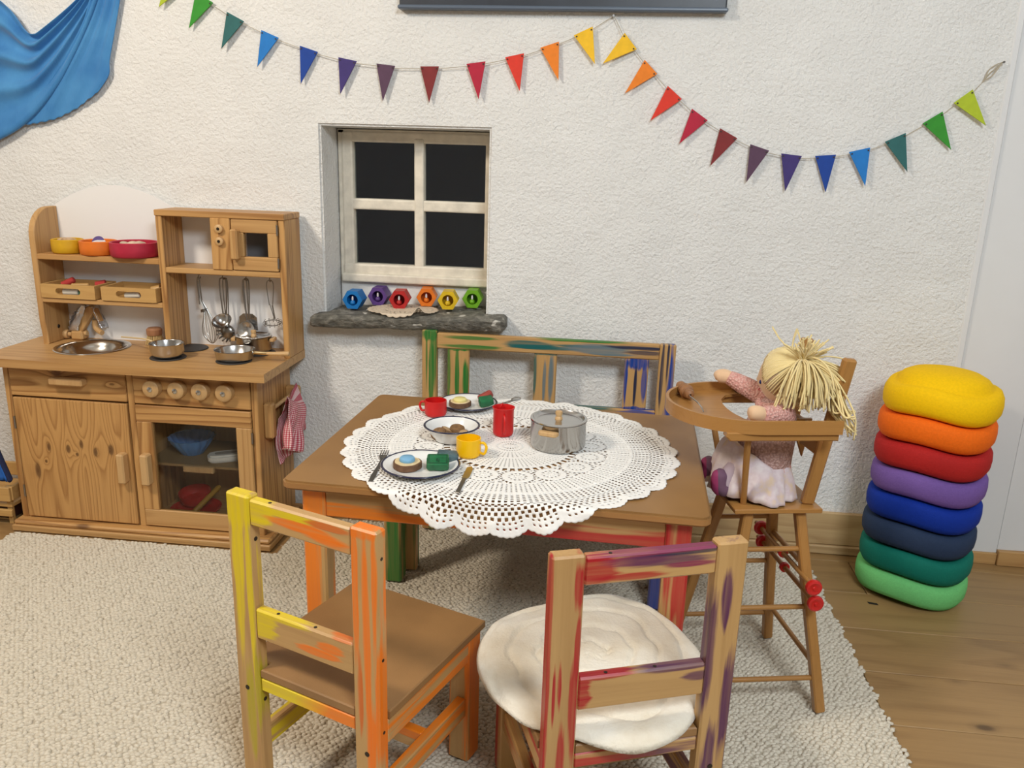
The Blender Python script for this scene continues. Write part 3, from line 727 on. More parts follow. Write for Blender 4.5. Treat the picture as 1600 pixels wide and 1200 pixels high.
# ------------------------------------------------------------------ towel
def gingham():
    m, nt, b = new('gingham'); v, tc = coords(nt, (1, 1, 1), False); uv = nd(nt, 'ShaderNodeUVMap'); uv.uv_map = 'weave'
    sep = nd(nt, 'ShaderNodeSeparateXYZ'); nt.links.new(uv.outputs[0], sep.inputs[0])
    s = [mathn(nt, 'GREATER_THAN', mathn(nt, 'FRACT', mathn(nt, 'MULTIPLY', sep.outputs[i], 1.0)), .5) for i in (0, 1)]
    f = mathn(nt, 'MULTIPLY', mathn(nt, 'ADD', s[0], s[1]), .5)
    nt.links.new(ramp(nt, f, [(0, C(232, 216, 214)), (.5, C(206, 120, 130)), (1, C(172, 56, 74))]), b.inputs['Base Color']); b.inputs['Roughness'].default_value = .9
gingham()
def towel():
    NU, NV = 34, 44; P = []
    prof = smoothpath([(-.150, .262), (-.146, .330), (-.140, .392), (-.132, .412), (-.120, .413), (-.108, .395), (-.095, .32), (-.085, .236)], 6)[0:] if False else None
    bm = BM(); uvs = {}
    rows = []
    for i in range(NV+1):
        t = i/NV; row = []
        for j in range(NU+1):
            s = j/NU-.5
            wdt = .115+.05*abs(t-.42)*2
            sgn = -1 if t < .42 else 1
            drop = abs(t-.42)*(.34 if t < .42 else .26)
            z = .413-drop-.010*math.sin(3*s+t*4)-(.05*s if t < .42 else -.06*s)
            y = -.120+s*wdt+.018*(t-.42)*2-(.055*max(0, .42-t)*2)
            xo = -.888 + sgn*min(drop*.8, .012)*(-1) + .020*math.sin(11*s+5*t)*min(1, drop*7) + .010*math.sin(23*s-6*t)*min(1, drop*9)
            if t < .42: xo += .014
            row.append(bm.verts.new((xo+.004, y, z))); uvs[row[-1]] = (j/NU*34, t*62)
        rows.append(row)
    lay = bm.loops.layers.uv.new('weave')
    for i in range(NV):
        for j in range(NU):
            f = bm.faces.new((rows[i][j], rows[i+1][j], rows[i+1][j+1], rows[i][j+1]))
            for l in f.loops: l[lay].uv = uvs[l.vert]
    o = obj('dish_towel', bm, 'gingham', None, True, at=(-.885, -.12, .25), angle=180); mo = o.modifiers.new('t', 'SOLIDIFY'); mo.thickness = .0015
    tag(o, 'red and white gingham cloth hanging on the right side of the toy kitchen', 'towel')
towel()
# ------------------------------------------------------------------ things on the kitchen
mat('bowl_yellow', C(206, 160, 28), .5, var=.08); mat('bowl_orange', C(222, 116, 34), .5, var=.08); mat('bowl_red', C(176, 34, 62), .5, var=.08)
mat('pebble_tan', C(190, 160, 128), .7, var=.2); mat('pebble_pale', C(206, 184, 160), .7, var=.15); mat('disc_violet', C(82, 64, 128), .5); mat('disc_white', C(220, 214, 216), .5)
mat('felt_red', C(186, 62, 58), .9); mat('felt_white', C(222, 216, 202), .9); mat('felt_darkgreen', C(26, 96, 66), .8)
def bowl(x, y, z, r, h, m, label, th=.006):
    b = lathe(BM(), [(0, 0), (r-.006, 0), (r-.001, .004), (r, h*.5), (r, h-.002), (r-th*.5, h), (r-th, h-.002), (r-th, .008), (r-th-.004, .006), (0, .006)], 48)
    o = obj('wooden_bowl', b, m, None, True, angle=50); o.location = (x, y, z); return tag(o, label, 'bowl', 'painted wooden bowls on the upper shelf')
ZS = .7975
bowl(-1.546, -.085, ZS, .0435, .040, 'bowl_yellow', 'smallest wooden bowl, yellow, on the upper shelf')
bowl(-1.447, -.090, ZS, .0515, .040, 'bowl_orange', 'orange wooden bowl between the yellow and red bowls on the shelf')
bowl(-1.333, -.099, ZS, .0650, .042, 'bowl_red', 'largest wooden bowl, raspberry red, at the right end of the shelf')
def pebble(name, x, y, z, r, m, label, cat, grp, seed):
    rr = random.Random(seed); mt = Matrix.Rotation(rr.uniform(0, 3), 3, 'Z') @ Matrix.Rotation(rr.uniform(-.4, .4), 3, 'X')
    o = obj(name, ell(BM(), (0, 0, 0), r*rr.uniform(.9, 1.25), r*rr.uniform(.75, 1), r*rr.uniform(.5, .7), 12, 8, mt), m, None, True); o.location = (x, y, z)
    tag(o, label, cat, grp)
for i in range(7):
    a = i*2.4; q = .022*math.sqrt(i/7); pebble('wood_nugget', -1.546+q*math.cos(a), -.085+q*math.sin(a), ZS+.014+.020+.002*(i % 3), .011, 'pebble_tan', 'tan wooden nugget lying in the yellow bowl', 'nugget', 'nuggets in the yellow bowl', i)
for i in range(7):
    a = i*2.4; q = .034*math.sqrt(i/7); pebble('wood_nugget', -1.333+q*math.cos(a), -.099+q*math.sin(a), ZS+.032+.002*(i % 3), .014, 'pebble_pale', 'pale brown nugget lying in the raspberry red bowl', 'nugget', 'nuggets in the red bowl', i+20)
for (dx, m, lab, tz, rot) in ((-.004, 'disc_violet', 'violet wooden disc standing up in the orange bowl', .033, 1.2), (.006, 'disc_white', 'white wooden disc lying in the orange bowl', .034, .25)):
    b = lathe(BM(), [(0, -.003), (.018, -.003), (.019, 0), (.018, .003), (0, .003)], 28, (0, 0, 0), Matrix.Rotation(rot, 3, 'X'))
    o = obj('wooden_disc', b, m, None, True); o.location = (-1.447+dx, -.085 if rot > 1 else -.098, ZS+tz); tag(o, lab, 'disc')
# two slatted trays
def tray(x0, x1, label):
    y0, y1, z0, z1 = -.137, -.028, .672, .712; t = .007
    T = thing('wooden_tray', label, 'tray', ((x0+x1)/2, (y0+y1)/2, z0), 0, 'small wooden trays on the lower shelf')
    cx, cy = (x0+x1)/2, (y0+y1)/2
    bm = BM(); hx0, hx1, hz = cx-.038, cx+.038, .692
    out = [(x0, z0), (x1, z0), (x1, z1), (x0, z1)]
    hole = []
    for i in range(13): a = -PI/2+PI*i/12; hole.append((hx1-.009+.009*math.cos(a), hz+.009*math.sin(a)))
    for i in range(13): a = PI/2+PI*i/12; hole.append((hx0+.009+.009*math.cos(a), hz+.009*math.sin(a)))
    n = len(hole)
    def edge(p):
        d = Vector((p[0]-cx, p[1]-hz)); s = min(((x1-cx)/abs(d.x)) if abs(d.x) > 1e-6 else 99, ((z1-hz)/d.y if d.y > 0 else (z0-hz)/d.y) if abs(d.y) > 1e-6 else 99); return (cx+d.x*s, hz+d.y*s)
    R = []
    for y in (y0, y0+t):
        R.append(([bm.verts.new((p[0], y, p[1])) for p in map(edge, hole)], [bm.verts.new((p[0], y, p[1])) for p in hole]))
    (o0, i0), (o1, i1) = R
    for i in range(n):
        j = (i+1) % n
        bm.faces.new((o0[i], o0[j], i0[j], i0[i])); bm.faces.new((o1[j], o1[i], i1[i], i1[j])); bm.faces.new((i0[i], i0[j], i1[j], i1[i])); bm.faces.new((o0[j], o0[i], o1[i], o1[j]))
    obj('front', bm, 'tray_wood', T, world=True)
    for nm, b_ in (('back', (x0, x1, y1-t, y1, z0, z1)), ('side', (x0, x0+t, y0+t, y1-t, z0, z1)), ('side', (x1-t, x1, y0+t, y1-t, z0, z1)), ('bottom', (x0+t, x1-t, y0+t, y1-t, z0, z0+.004))):
        obj(nm, box(BM(), *b_, .001), 'tray_wood', T, world=True)
tray(-1.610, -1.444, 'left wooden tray with felt food inside, on the lower shelf')
tray(-1.425, -1.259, 'right wooden tray holding wooden bits, on the lower shelf')
def rollthing(name, a, b, r, m, label, cat):
    a, b = Vector(a), Vector(b); c = (a+b)/2
    o = obj(name, tube(BM(), [a-c, (a-c)*.9, (b-c)*.9, b-c], [r*.6, r, r, r*.6], 12), m, None, True); o.location = c; tag(o, label, cat)
rollthing('felt_roll', (-1.555, -.115, .688), (-1.505, -.115, .689), .010, 'felt_white', 'white felt roll behind the handle slot of the left tray', 'felt food')
rollthing('felt_roll', (-1.503, -.115, .688), (-1.478, -.115, .688), .011, 'felt_darkgreen', 'dark green felt roll beside the white one in the left tray', 'felt food')
rollthing('felt_strip', (-1.590, -.070, .699), (-1.555, -.060, .716), .009, 'felt_red', 'red felt piece sticking up at the left end of the left tray', 'felt food')
rollthing('felt_strip', (-1.490, -.060, .700), (-1.462, -.050, .706), .012, 'felt_red', 'red felt piece at the right end of the left tray', 'felt food')
rollthing('wooden_stick', (-1.550, -.085, .702), (-1.500, -.075, .704), .006, 'tray_wood', 'short wooden stick lying in the left tray', 'stick')
rollthing('wooden_peg', (-1.365, -.115, .686), (-1.315, -.118, .690), .009, 'felt_white', 'pale peg seen through the slot of the right tray', 'peg')
rollthing('wooden_peg', (-1.295, -.095, .700), (-1.270, -.088, .706), .012, 'tray_wood', 'wooden peg at the right end of the right tray', 'peg')
# dish brush
B = thing('dish_brush', 'round wooden dish brush standing bristles down by the splashback', 'brush', (-1.318, -.062, ZT+.001))
obj('head', lathe(BM(), [(0, .030), (.021, .030), (.022, .034), (.0225, .046), (.018, .051), (0, .052)], 28), wood('brush_wood', 'z', C(166, 118, 84), C(136, 92, 62), amt=.3), B, True)
bm = BM(); r_ = random.Random(4)
for i in range(110):
    a = i*2.39996; q = .019*math.sqrt(i/110); sp = 1.42+r_.uniform(-.1, .1)
    tube(bm, [(q*math.cos(a), q*math.sin(a), .031), (q*sp*math.cos(a), q*sp*math.sin(a), r_.uniform(0, .004))], .0010, 4)
o = obj('bristles', bm, mat('bristle', C(208, 178, 120), .8), B)
# pots and pans on the hob
HP = ZT+.0046
sp_ = thing('saucepan', 'small steel saucepan with a thin handle on the front left hotplate', 'saucepan', (-1.199, -.206, HP))
obj('body', lathe(BM(), [(0, 0), (.034, 0), (.041, .006), (.0455, .018), (.046, .038), (.0475, .0395), (.0450, .0395), (.0440, .038), (.0435, .018), (.039, .008), (.033, .003), (0, .003)], 44), 'steel', sp_, True, angle=60)
obj('handle', tube(BM(), smoothpath([(-.043, .012, .035), (-.085, .034, .038), (-.208, .118, .020)], 8), .0024, 8), mat('handle_pale', C(220, 196, 150), .4), sp_, True)
pn = thing('frying_pan', 'shallow steel toy pan with a turned wooden handle on the front right hotplate', 'pan', (-1.010, -.190, HP))
obj('body', lathe(BM(), [(0, 0), (.046, 0), (.050, .004), (.0535, .027), (.0552, .0285), (.0530, .0285), (.0515, .026), (.048, .006), (.044, .003), (0, .003)], 44), 'steel', pn, True, angle=60)
obj('ferrule', tube(BM(), [(.052, .006, .020), (.090, .012, .018)], .0050, 12), 'brass', pn, True)
obj('handle', tube(BM(), smoothpath([(.088, .0115, .018), (.105, .014, .017), (.135, .018, .018), (.150, .020, .0185)], 4), [.0048, .0052, .0056, .0058, .006, .0062, .0066, .0068, .007, .007, .0072, .0072, .0058], 12), 'bead_wood' if 0 else 'knob_wood', pn, True)
obj('rivet_plate', lathe(BM(), [(0, 0), (.008, 0), (.007, .002), (0, .0025)], 14, (.0515, .006, .020), Matrix.Rotation(PI/2, 3, 'Y')), 'steel_dark', pn, True)
def pot(name, loc, r, h, label, rz, wood_m='knob_wood'):
    P_ = thing(name, label, 'pot', loc, rz)
    obj('body', lathe(BM(), [(0, 0), (r-.004, 0), (r-.001, .003), (r, .006), (r, h-.002), (r+.0018, h), (r-.0015, h), (r-.002, h-.003), (r-.002, .005), (0, .003)], 56), 'steel_pot', P_, True, angle=50)
    L = obj('lid', lathe(BM(), [(r+.001, h+.0005), (r+.001, h+.003), (r-.004, h+.0038), (r-.008, h-.0022), (r-.012, h-.0028), (r*.5, h-.0005), (0, h)], 56), 'steel', P_, True, angle=50)
    obj('lid_knob', lathe(BM(), [(0, h-.001), (.008, h-.001), (.008, h+.003), (.0058, h+.006), (.0080, h+.013), (.0070, h+.017), (0, h+.0185)], 20), wood_m, L, True)
    for s in (-1, 1):
        obj('handle', box(BM(), s*(r+.004)-.008, s*(r+.004)+.010*s+.006, -.017, .017, h*.72, h*.72+.011, .003) if 0 else prism(BM(), [(s*(r-.001), -r*.36, h*.68), (s*(r+.009), -r*.34, h*.68), (s*(r+.013), -r*.26, h*.68), (s*(r+.013), r*.26, h*.68), (s*(r+.009), r*.34, h*.68), (s*(r-.001), r*.36, h*.68)], (0, 0, .010), .002), wood_m, P_)
    return P_
mat('steel_pot', (.47, .46, .44, 1), .22, 1, var=.05, vscale=8)
pot('cooking_pot', (-1.000, -.083, HP), .0500, .044, 'small steel pot with lid and wooden handles at the back of the hob', .15)
# utensils hanging under the cabinet shelf
def hang(name, label, x): return thing(name, label, 'utensil', (x, -.064, .741), 0, 'utensils hanging from the shelf hooks')
def loop(bm, w, z0, z1, xo=0, y=0, r=.0014, lean=0):
    tube(bm, smoothpath([(xo-w*.5+lean, y, z1), (xo-w, y, z1*.35), (xo-w*.9, y, z0-.006), (xo-w*.3, y, z0), (xo+w*.3, y, z0), (xo+w*.9, y, z0-.006), (xo+w, y, z1*.35), (xo+w*.5+lean, y, z1)], 6), r, 6)
wk = hang('wire_whisk', 'thin wire whisk hanging leftmost under the kitchen shelf', -1.168)
bm = BM()
for i in range(5):
    a = PI*i/5; c, s = math.cos(a), math.sin(a); w_ = .024
    ln = lambda z: .012+.016*(-z)/.2*1.2
    pts = [(.004, 0, -.012), (.006, 0, -.060), (ln(-.098)-.004+.006*c, .006*s, -.098), (ln(-.15)+w_*c*.9, w_*s*.9, -.148), (ln(-.18)+w_*c*.8, w_*s*.8, -.175), (ln(-.2), 0, -.195), (ln(-.18)-w_*c*.8, -w_*s*.8, -.175), (ln(-.15)-w_*c*.9, -w_*s*.9, -.148), (ln(-.098)-.004-.006*c, -.006*s, -.098), (.002, 0, -.060), (0, 0, -.012)]
    tube(bm, smoothpath(pts, 6), .0009, 5)
obj('wires', bm, 'wire', wk, True)
bm = BM(); tube(bm, smoothpath([(0, 0, -.080), (-.003, 0, -.02), (.001, 0, 0), (.005, 0, -.02), (.008, 0, -.080)], 6), .0017, 6); obj('grip', bm, 'wire', wk, True)
bm = BM()
for q in range(4): tube(bm, [(.012+.0085*math.cos(2*PI*i/14), .0085*math.sin(2*PI*i/14), -.094-.0022*q+.002*math.cos(2*PI*i/14)) for i in range(14)], .0012, 5, True)
obj('binding', bm, 'wire', wk, True)
ld = hang('ladle', 'steel ladle hanging second from the left under the shelf', -1.092)
bm = BM(); loop(bm, .010, 0, -.105, -.001, 0, .0021); obj('handle', bm, 'steel_dark', ld, True)
obj('bowl', lathe(BM(), [(0, -.022), (.012, -.020), (.022, -.010), (.0275, 0), (.0285, .0005), (.0265, 0), (.021, -.009), (.011, -.018), (0, -.020)], 28, (-.004, -.016, -.122), Matrix.Rotation(math.radians(38), 3, 'X')), 'steel', ld, True)
ps = hang('pasta_server', 'toothed steel spaghetti server hanging behind the ladle', -1.092); ps.location.y = -.052
bm = BM(); loop(bm, .007, -.002, -.14, 0, 0, .0016); obj('handle', bm, 'steel_dark', ps, True)
psb = obj('bowl', ell(BM(), (0, -.004, -.160), .022, .012, .022, 18, 10), 'steel_dark', ps, True)
for i in range(9):
    a = PI*.95+PI*1.1*i/8
    obj('tooth', tube(BM(), [(.020*math.cos(a), -.004, -.160+.020*math.sin(a)), (.028*math.cos(a), -.018, -.160+.028*math.sin(a))], [.0035, .002], 8), 'steel_dark', ps, True)
st = hang('spatula', 'flat steel turner hanging in the third utensil group', -1.026); st.location.y = -.056
bm = BM(); loop(bm, .008, 0, -.105, 0, 0, .0019); obj('handle', bm, 'steel_dark', st, True)
obj('blade', prism(BM(), [(-.014, 0, -.102), (.014, 0, -.102), (.027, 0, -.112), (.029, 0, -.150), (-.026, 0, -.150), (-.027, 0, -.112)], (0, -.0015, 0)), 'steel', st)
sv = hang('skimmer_spoon', 'round steel serving spoon hanging in front of the flat turner', -1.020); sv.location.y = -.074
bm = BM(); loop(bm, .006, 0, -.118, -.002, 0, .0019, .003); obj('handle', bm, 'steel_dark', sv, True)
obj('bowl', lathe(BM(), [(0, -.010), (.014, -.008), (.024, -.001), (.0255, 0), (.023, -.0002), (.013, -.006), (0, -.008)], 24, (-.004, -.006, -.146), Matrix.Rotation(math.radians(75), 3, 'X')), 'steel', sv, True)
fr = hang('spiral_whisk', 'small wire spiral whisk hanging rightmost under the shelf', -.951)
bm = BM(); loop(bm, .010, 0, -.072, 0, 0, .0013, .0); tube(bm, [(.004, 0, -.072), (.010, 0, -.112)], .0022, 6); tube(bm, [(-.003, 0, -.070), (.008, 0, -.112)], .0012, 6); obj('handle', bm, 'wire', fr, True)
bm = BM(); ring = [(.003+.024*math.cos(2*PI*i/28), .014*math.sin(2*PI*i/28), -.124+.006*math.sin(2*PI*i/28)) for i in range(28)]; tube(bm, ring, .0013, 6, True)
for q in range(11):
    a = 2*PI*q/11; c = Vector((.003+.024*math.cos(a), .014*math.sin(a), -.124+.006*math.sin(a)))
    tube(bm, [c+Vector((.005*math.cos(2*PI*i/10)*math.cos(a), .005*math.cos(2*PI*i/10)*math.sin(a), .006*math.sin(2*PI*i/10))) for i in range(10)], .0007, 4, True)
obj('coil', bm, 'wire', fr, True)
# in the oven
mat('plastic_blue', C(84, 140, 206), .35); mat('plastic_white', C(226, 224, 216), .4); mat('plastic_red', C(196, 26, 30), .35); mat('ochre', C(176, 132, 44), .5)
def flute(t, z): return (1+.025*math.cos(16*t), 0)
o = obj('fluted_bowl', lathe(BM(), [(0, 0), (.030, 0), (.044, .018), (.058, .038), (.064, .050), (.066, .052), (.063, .052), (.055, .038), (.041, .019), (.028, .003), (0, .003)], 96, (0, 0, 0), None, flute), 'plastic_blue', None, True); o.location = (-1.183, -.142, .2275); tag(o, 'fluted blue bowl on the oven shelf', 'bowl')
bm = BM(); pts = []
for i in range(36):
    a = 2*PI*i/36; c, s = math.cos(a), math.sin(a); pts.append((.052*math.copysign(abs(c)**.6, c), .026*math.copysign(abs(s)**.6, s)))
prism(bm, [(x, y, 0) for x, y in pts], (0, 0, .022), .005, 2); D_ = obj('lidded_box', bm, 'plastic_white', None, True); D_.location = (-1.060, -.180, .2276); D_.rotation_euler = (0, 0, .5); tag(D_, 'small white oval box on the oven shelf beside the blue bowl', 'box')
obj('recess', prism(BM(), [(x*.6, y*.45, .0222) for x, y in pts], (0, 0, .0006)), mat('grey_soft', C(150, 146, 138), .6), D_)
o = obj('baking_dish', lathe(BM(), [(0, 0), (.060, 0), (.070, .008), (.074, .014), (.072, .015), (.066, .009), (.058, .003), (0, .003)], 44), 'plastic_red', None, True); o.location = (-1.178, -.160, .0465); tag(o, 'shallow red dish at the bottom of the oven', 'dish')
o = obj('toy_pan', lathe(BM(), [(0, 0), (.040, 0), (.046, .012), (.047, .030), (.045, .030), (.043, .012), (.038, .003), (0, .003)], 36), 'plastic_red', None, True); o.location = (-1.198, -.120, .0645); o.rotation_euler = (.15, 0, 0); tag(o, 'deep red toy pan standing in the red dish in the oven', 'pan')
rollthing('wooden_spoon', (-1.160, -.225, .064), (-1.115, -.125, .118), .008, 'ochre', 'ochre toy spoon leaning on the red dish in the oven', 'spoon')
# ------------------------------------------------------------------ bits left of the kitchen
mat('quilt_blue', C(34, 96, 178), .85, var=.1); mat('quilt_edge', C(24, 34, 70), .85); mat('box_maroon', C(58, 30, 28), .5)
Q = thing('quilted_bag', 'bright blue quilted cloth hanging left of the toy kitchen', 'bag', (-1.80, -.235, .145))
P = []
for i in range(15):
    z = .142+.18*i/14; wd = .10*(1-.55*i/14)
    P.append([(-1.700-.004*i-wd*(1-j/10)-.014*(i/14)*0, -.245-.012*math.sin(j/10*PI)-.004*math.cos(j/10*2*PI*4), z+.02*(1-j/10)) for j in range(11)])
o = obj('quilt', grid(BM(), P), 'quilt_blue', Q, True, world=True, angle=180); mo = o.modifiers.new('t', 'SOLIDIFY'); mo.thickness = .012
obj('binding', tube(BM(), [P[0][j] for j in range(11)], .007, 8), 'quilt_edge', Q, True, world=True)
obj('binding', tube(BM(), [P[i][10] for i in range(15)], .008, 8), 'quilt_edge', Q, True, world=True)
CR = thing('slatted_crate', 'small pale wooden crate left of the toy kitchen', 'crate', (-1.80, -.16, .03))
for b_ in ((-1.96, -1.700, -.262, -.252, .078, .122), (-1.96, -1.700, -.262, -.252, .030, .052), (-1.96, -1.700, -.070, -.060, .078, .122)):
    obj('slat', box(BM(), *b_, .002), 'tray_wood', CR, world=True)
for b_ in ((-1.708, -1.698, -.252, -.070, .078, .122), (-1.96, -1.950, -.252, -.070, .078, .122)):
    obj('end_board', box(BM(), *b_, .002), 'tray_wood', CR, world=True)
obj('base', box(BM(), -1.955, -1.705, -.250, -.066, .056, .066, .001), 'tray_wood', CR, world=True)
for x in (-1.94, -1.725):
    for y in (-.246, -.075):
        obj('post', box(BM(), x, x+.014, y, y+.012, .0005, .12, .001), 'tray_wood', CR, world=True)
tag(obj('dark_box', box(BM(), -1.86, -1.735, -.215, -.10, .0005, .054, .006), 'box_maroon', at=(-1.8, -.15, 0)), 'dark maroon box under the crate left of the kitchen', 'box')
# ------------------------------------------------------------------ window sill: doily, hexagon cups, peg bees
def lace(nth, nr, holes, R, edge, zf, center, m, name, parent=None):
    V = np.zeros((nr+1, nth, 3)); keep = np.ones((nr, nth), bool)
    th = np.arange(nth)*2*np.pi/nth
    for j in range(nr+1):
        q = j/nr; rr = R*q*(1+(edge(th)-1)*max(0, (q-.9)/.1)) if j else np.full(nth, R*.004)
        V[j, :, 0] = rr*np.cos(th); V[j, :, 1] = rr*np.sin(th)
    jj, ii = np.meshgrid(np.arange(nr), np.arange(nth), indexing='ij'); keep = ~holes(jj, ii, (jj+.5)/nr, (ii+.5)/nth)
    V = zf(V)
    idx = np.arange((nr+1)*nth).reshape(nr+1, nth); nx = np.roll(idx, -1, 1)
    F = np.stack([idx[:-1], idx[1:], nx[1:], nx[:-1]], -1)[keep]
    used = np.unique(F); mp = -np.ones((nr+1)*nth, int); mp[used] = np.arange(len(used))
    me = bpy.data.meshes.new(name); co = V.reshape(-1, 3)[used].astype(np.float32); F = mp[F].astype(np.int32)
    me.vertices.add(len(co)); me.loops.add(F.size); me.polygons.add(len(F)); me.vertices.foreach_set('co', co.ravel()); me.loops.foreach_set('vertex_index', F.ravel())
    me.polygons.foreach_set('loop_start', (np.arange(len(F))*4).astype(np.int32)); me.update(calc_edges=True); me.validate(); me.shade_smooth()
    me.materials.append(MATS[m]); o = bpy.data.objects.new(name, me); COL.objects.link(o); o.location = center
    if parent: o.parent = parent
    return o
mat('crochet_beige', C(214, 198, 176), .9); mat('crochet_white', C(240, 238, 234), .85, var=.03, vscale=200)
def sh(jj, ii, q, s):
    n = 48
    return ((jj % 4 < 2) & ((ii+(jj//4)*3) % 6 < 3) & (q > .12) & (q < .94)) | ((q > .5) & (q < .62) & ((s*24) % 1 < .35))
def szf(V):
    x, y = V[..., 0].copy(), V[..., 1].copy()
    V[..., 0] = x; V[..., 1] = y*.82
    wx = V[..., 0]-.062
    V[..., 2] = .0015+.022*np.exp(-(wx/.013)**2)*np.clip((-y-.035)/.05, 0, 1)+.0008*np.sin(x*90)
    over = np.clip(-(V[..., 1]+.074), 0, 1); V[..., 2] -= over*.9; V[..., 1] += over*.6
    return V
o = lace(240, 33, sh, .100, lambda t: 1+.05*np.abs(np.sin(15*t)), szf, (-.577, .002, .6625), 'crochet_beige', 'lace_doily'); mo = o.modifiers.new('t', 'SOLIDIFY'); mo.thickness = .001
tag(o, 'small beige lace doily on the slate sill under the coloured cups', 'doily')
HEX = [('hex_blue', C(14, 112, 184), 'blue', (-.732, .036), .0), ('hex_violet', C(92, 62, 130), 'violet', (-.672, .094), .0), ('hex_red', C(178, 34, 34), 'red', (-.594, .038), .10),
       ('hex_orange', C(222, 116, 26), 'orange', (-.524, .088), .12), ('hex_yellow', C(214, 178, 22), 'yellow', (-.449, .038), .10), ('hex_green', C(108, 166, 28), 'lime green', (-.383, .082), .05)]
for mname, c, cn, (x, y), rz in HEX:
    mat(mname, c, .45, var=.06)
    z = .659+.012*.8*(x+.55)/.28+.0035
    if cn in ('violet', 'red', 'orange', 'yellow'): z += .0020
    T = thing('hexagon_cup', cn+' wooden hexagon cup lying open-end forward on the slate sill', 'cup', (x, y, z), rz, 'hexagon cups on the sill')
    h = .026; R_ = h/math.cos(PI/6); ln = .052; bm = BM(); ro = .0165
    O_, I_ = [], []
    n = 36
    for yy, rr in ((-ln*.5, ro), (ln*.5, None), (ln*.28, ro)):
        hx = []; ci = []
        for i in range(n):
            a = 2*PI*i/n; kk = (a % (PI/3))-PI/6; rh = h/math.cos(((a+PI/6) % (PI/3))-PI/6)
            hx.append((rh*math.sin(a), yy, h+rh*math.cos(a))); ci.append((ro*math.sin(a), yy, h+ro*math.cos(a)))
        O_.append([bm.verts.new(p) for p in hx] if yy != ln*.28 else None); I_.append([bm.verts.new(p) for p in ci] if rr else None)
    for i in range(n):
        j = (i+1) % n
        bm.faces.new((O_[0][i], O_[0][j], I_[0][j], I_[0][i])); bm.faces.new((O_[0][i], O_[1][i], O_[1][j], O_[0][j])); bm.faces.new((I_[0][i], I_[0][j], I_[2][j], I_[2][i]))
    bm.faces.new(O_[1]); bm.faces.new(list(reversed(I_[2])))
    obj('shell', bm, mname, T, True, angle=25)
    M_ = Matrix.Rotation(rz, 3, 'Z') @ Vector((-.001, -ln*.36, 0))
    bee = thing('peg_bee', 'tiny '+cn+' wooden peg figure inside the '+cn+' hexagon cup', 'peg figure', (x+M_.x, y+M_.y, z+h-ro+.0012), rz, 'peg figures in the hexagon cups')
    obj('body', lathe(BM(), [(0, 0), (.004, .0002), (.0072, .003), (.0078, .0065), (.0065, .011), (.003, .0135), (0, .014)], 18), mname, bee, True)
    obj('glint_neck', lathe(BM(), [(.0022, .0125), (.0032, .018), (.0022, .0245), (0, .0265)], 12), 'disc_white', bee, True)  # tapered neck coloured whitish to paint in a metallic highlight above the body
# ------------------------------------------------------------------ painted furniture
YEL, ORA, RED, PUR, GRN, TEA, BLU, GRB = C(220, 194, 14), C(234, 116, 10), C(168, 18, 32), C(84, 38, 78), C(22, 112, 44), C(6, 92, 92), C(4, 58, 142), C(120, 136, 138)
ZTAB = .5035; FZ = .0095
for ax in 'xyz':
    paint('yo_'+ax, ax, [(0, YEL), (.42, YEL), (.62, ORA), (1, ORA)], cover=.54)
    paint('rp_'+ax, ax, [(0, RED), (.35, RED), (.58, PUR), (1, PUR)], cover=.46)
    paint('bench_'+ax, ax, [(0, GRN), (.33, GRN), (.42, TEA), (.55, TEA), (.66, GRB), (.80, BLU), (1, BLU)], rng=(-.36, .36), cover=.5)
    paint('table_'+ax, ax, [(0, ORA), (.40, ORA), (.58, RED), (1, RED)], rng=(-.4, .4), cover=.5, fine=30)
paint('table_back', 'z', [(0, GRN), (.5, GRN), (.75, BLU), (1, BLU)], rng=(-.4, .4), cover=.62)
paint('table_left_y', 'y', [(0, ORA), (.3, YEL), (.6, GRN), (1, GRN)], coord='y', rng=(-.3, .3), cover=.5)
paint('table_right_y', 'y', [(0, RED), (.4, PUR), (.7, BLU), (1, BLU)], coord='y', rng=(-.3, .3), cover=.5)
def top_mat():
    m, nt, b = new('table_top'); v, tc = coords(nt, (1, 1, 1), False)
    base = ramp(nt, noise(nt, v, 7, 3), [(.3, C(138, 100, 56)), (.7, C(154, 114, 66))])
    nt.links.new(base, b.inputs['Base Color']); b.inputs['Roughness'].default_value = .42
top_mat()
paint('table_edge', 'x', [(0, YEL), (.06, ORA), (.5, C(150, 92, 50)), (.72, RED), (1, C(110, 30, 50))], rng=(-.4, .4), cover=.42, light=C(160, 114, 66), dark=C(140, 96, 54))
TW, TD, TA = .7944, .5995, -.0408
T = thing('child_table', 'low brown child table with brush-painted orange and red apron', 'table', (-.1721, -.6492, FZ), TA)
def rrect(w, d, r, n=6):
    out = []
    for cx, cy, a0 in ((w/2-r, d/2-r, 0), (-w/2+r, d/2-r, PI/2), (-w/2+r, -d/2+r, PI), (w/2-r, -d/2+r, 1.5*PI)):
        for i in range(n+1): a = a0+PI/2*i/n; out.append((cx+r*math.cos(a), cy+r*math.sin(a)))
    return out
zt = ZTAB-FZ
bm = BM(); prism(bm, [(x, y, zt-.018) for x, y in rrect(TW, TD, .020)], (0, 0, .018), .004, 2)
tt = obj('tabletop', bm, 'table_top', T)
tt.data.materials.append(MATS['table_edge'])
for p in tt.data.polygons:
    if abs(p.normal.z) < .8 and p.center.z < zt-.002: p.material_index = 1
lx, ly, lw = TW/2-.030, TD/2-.028, .046
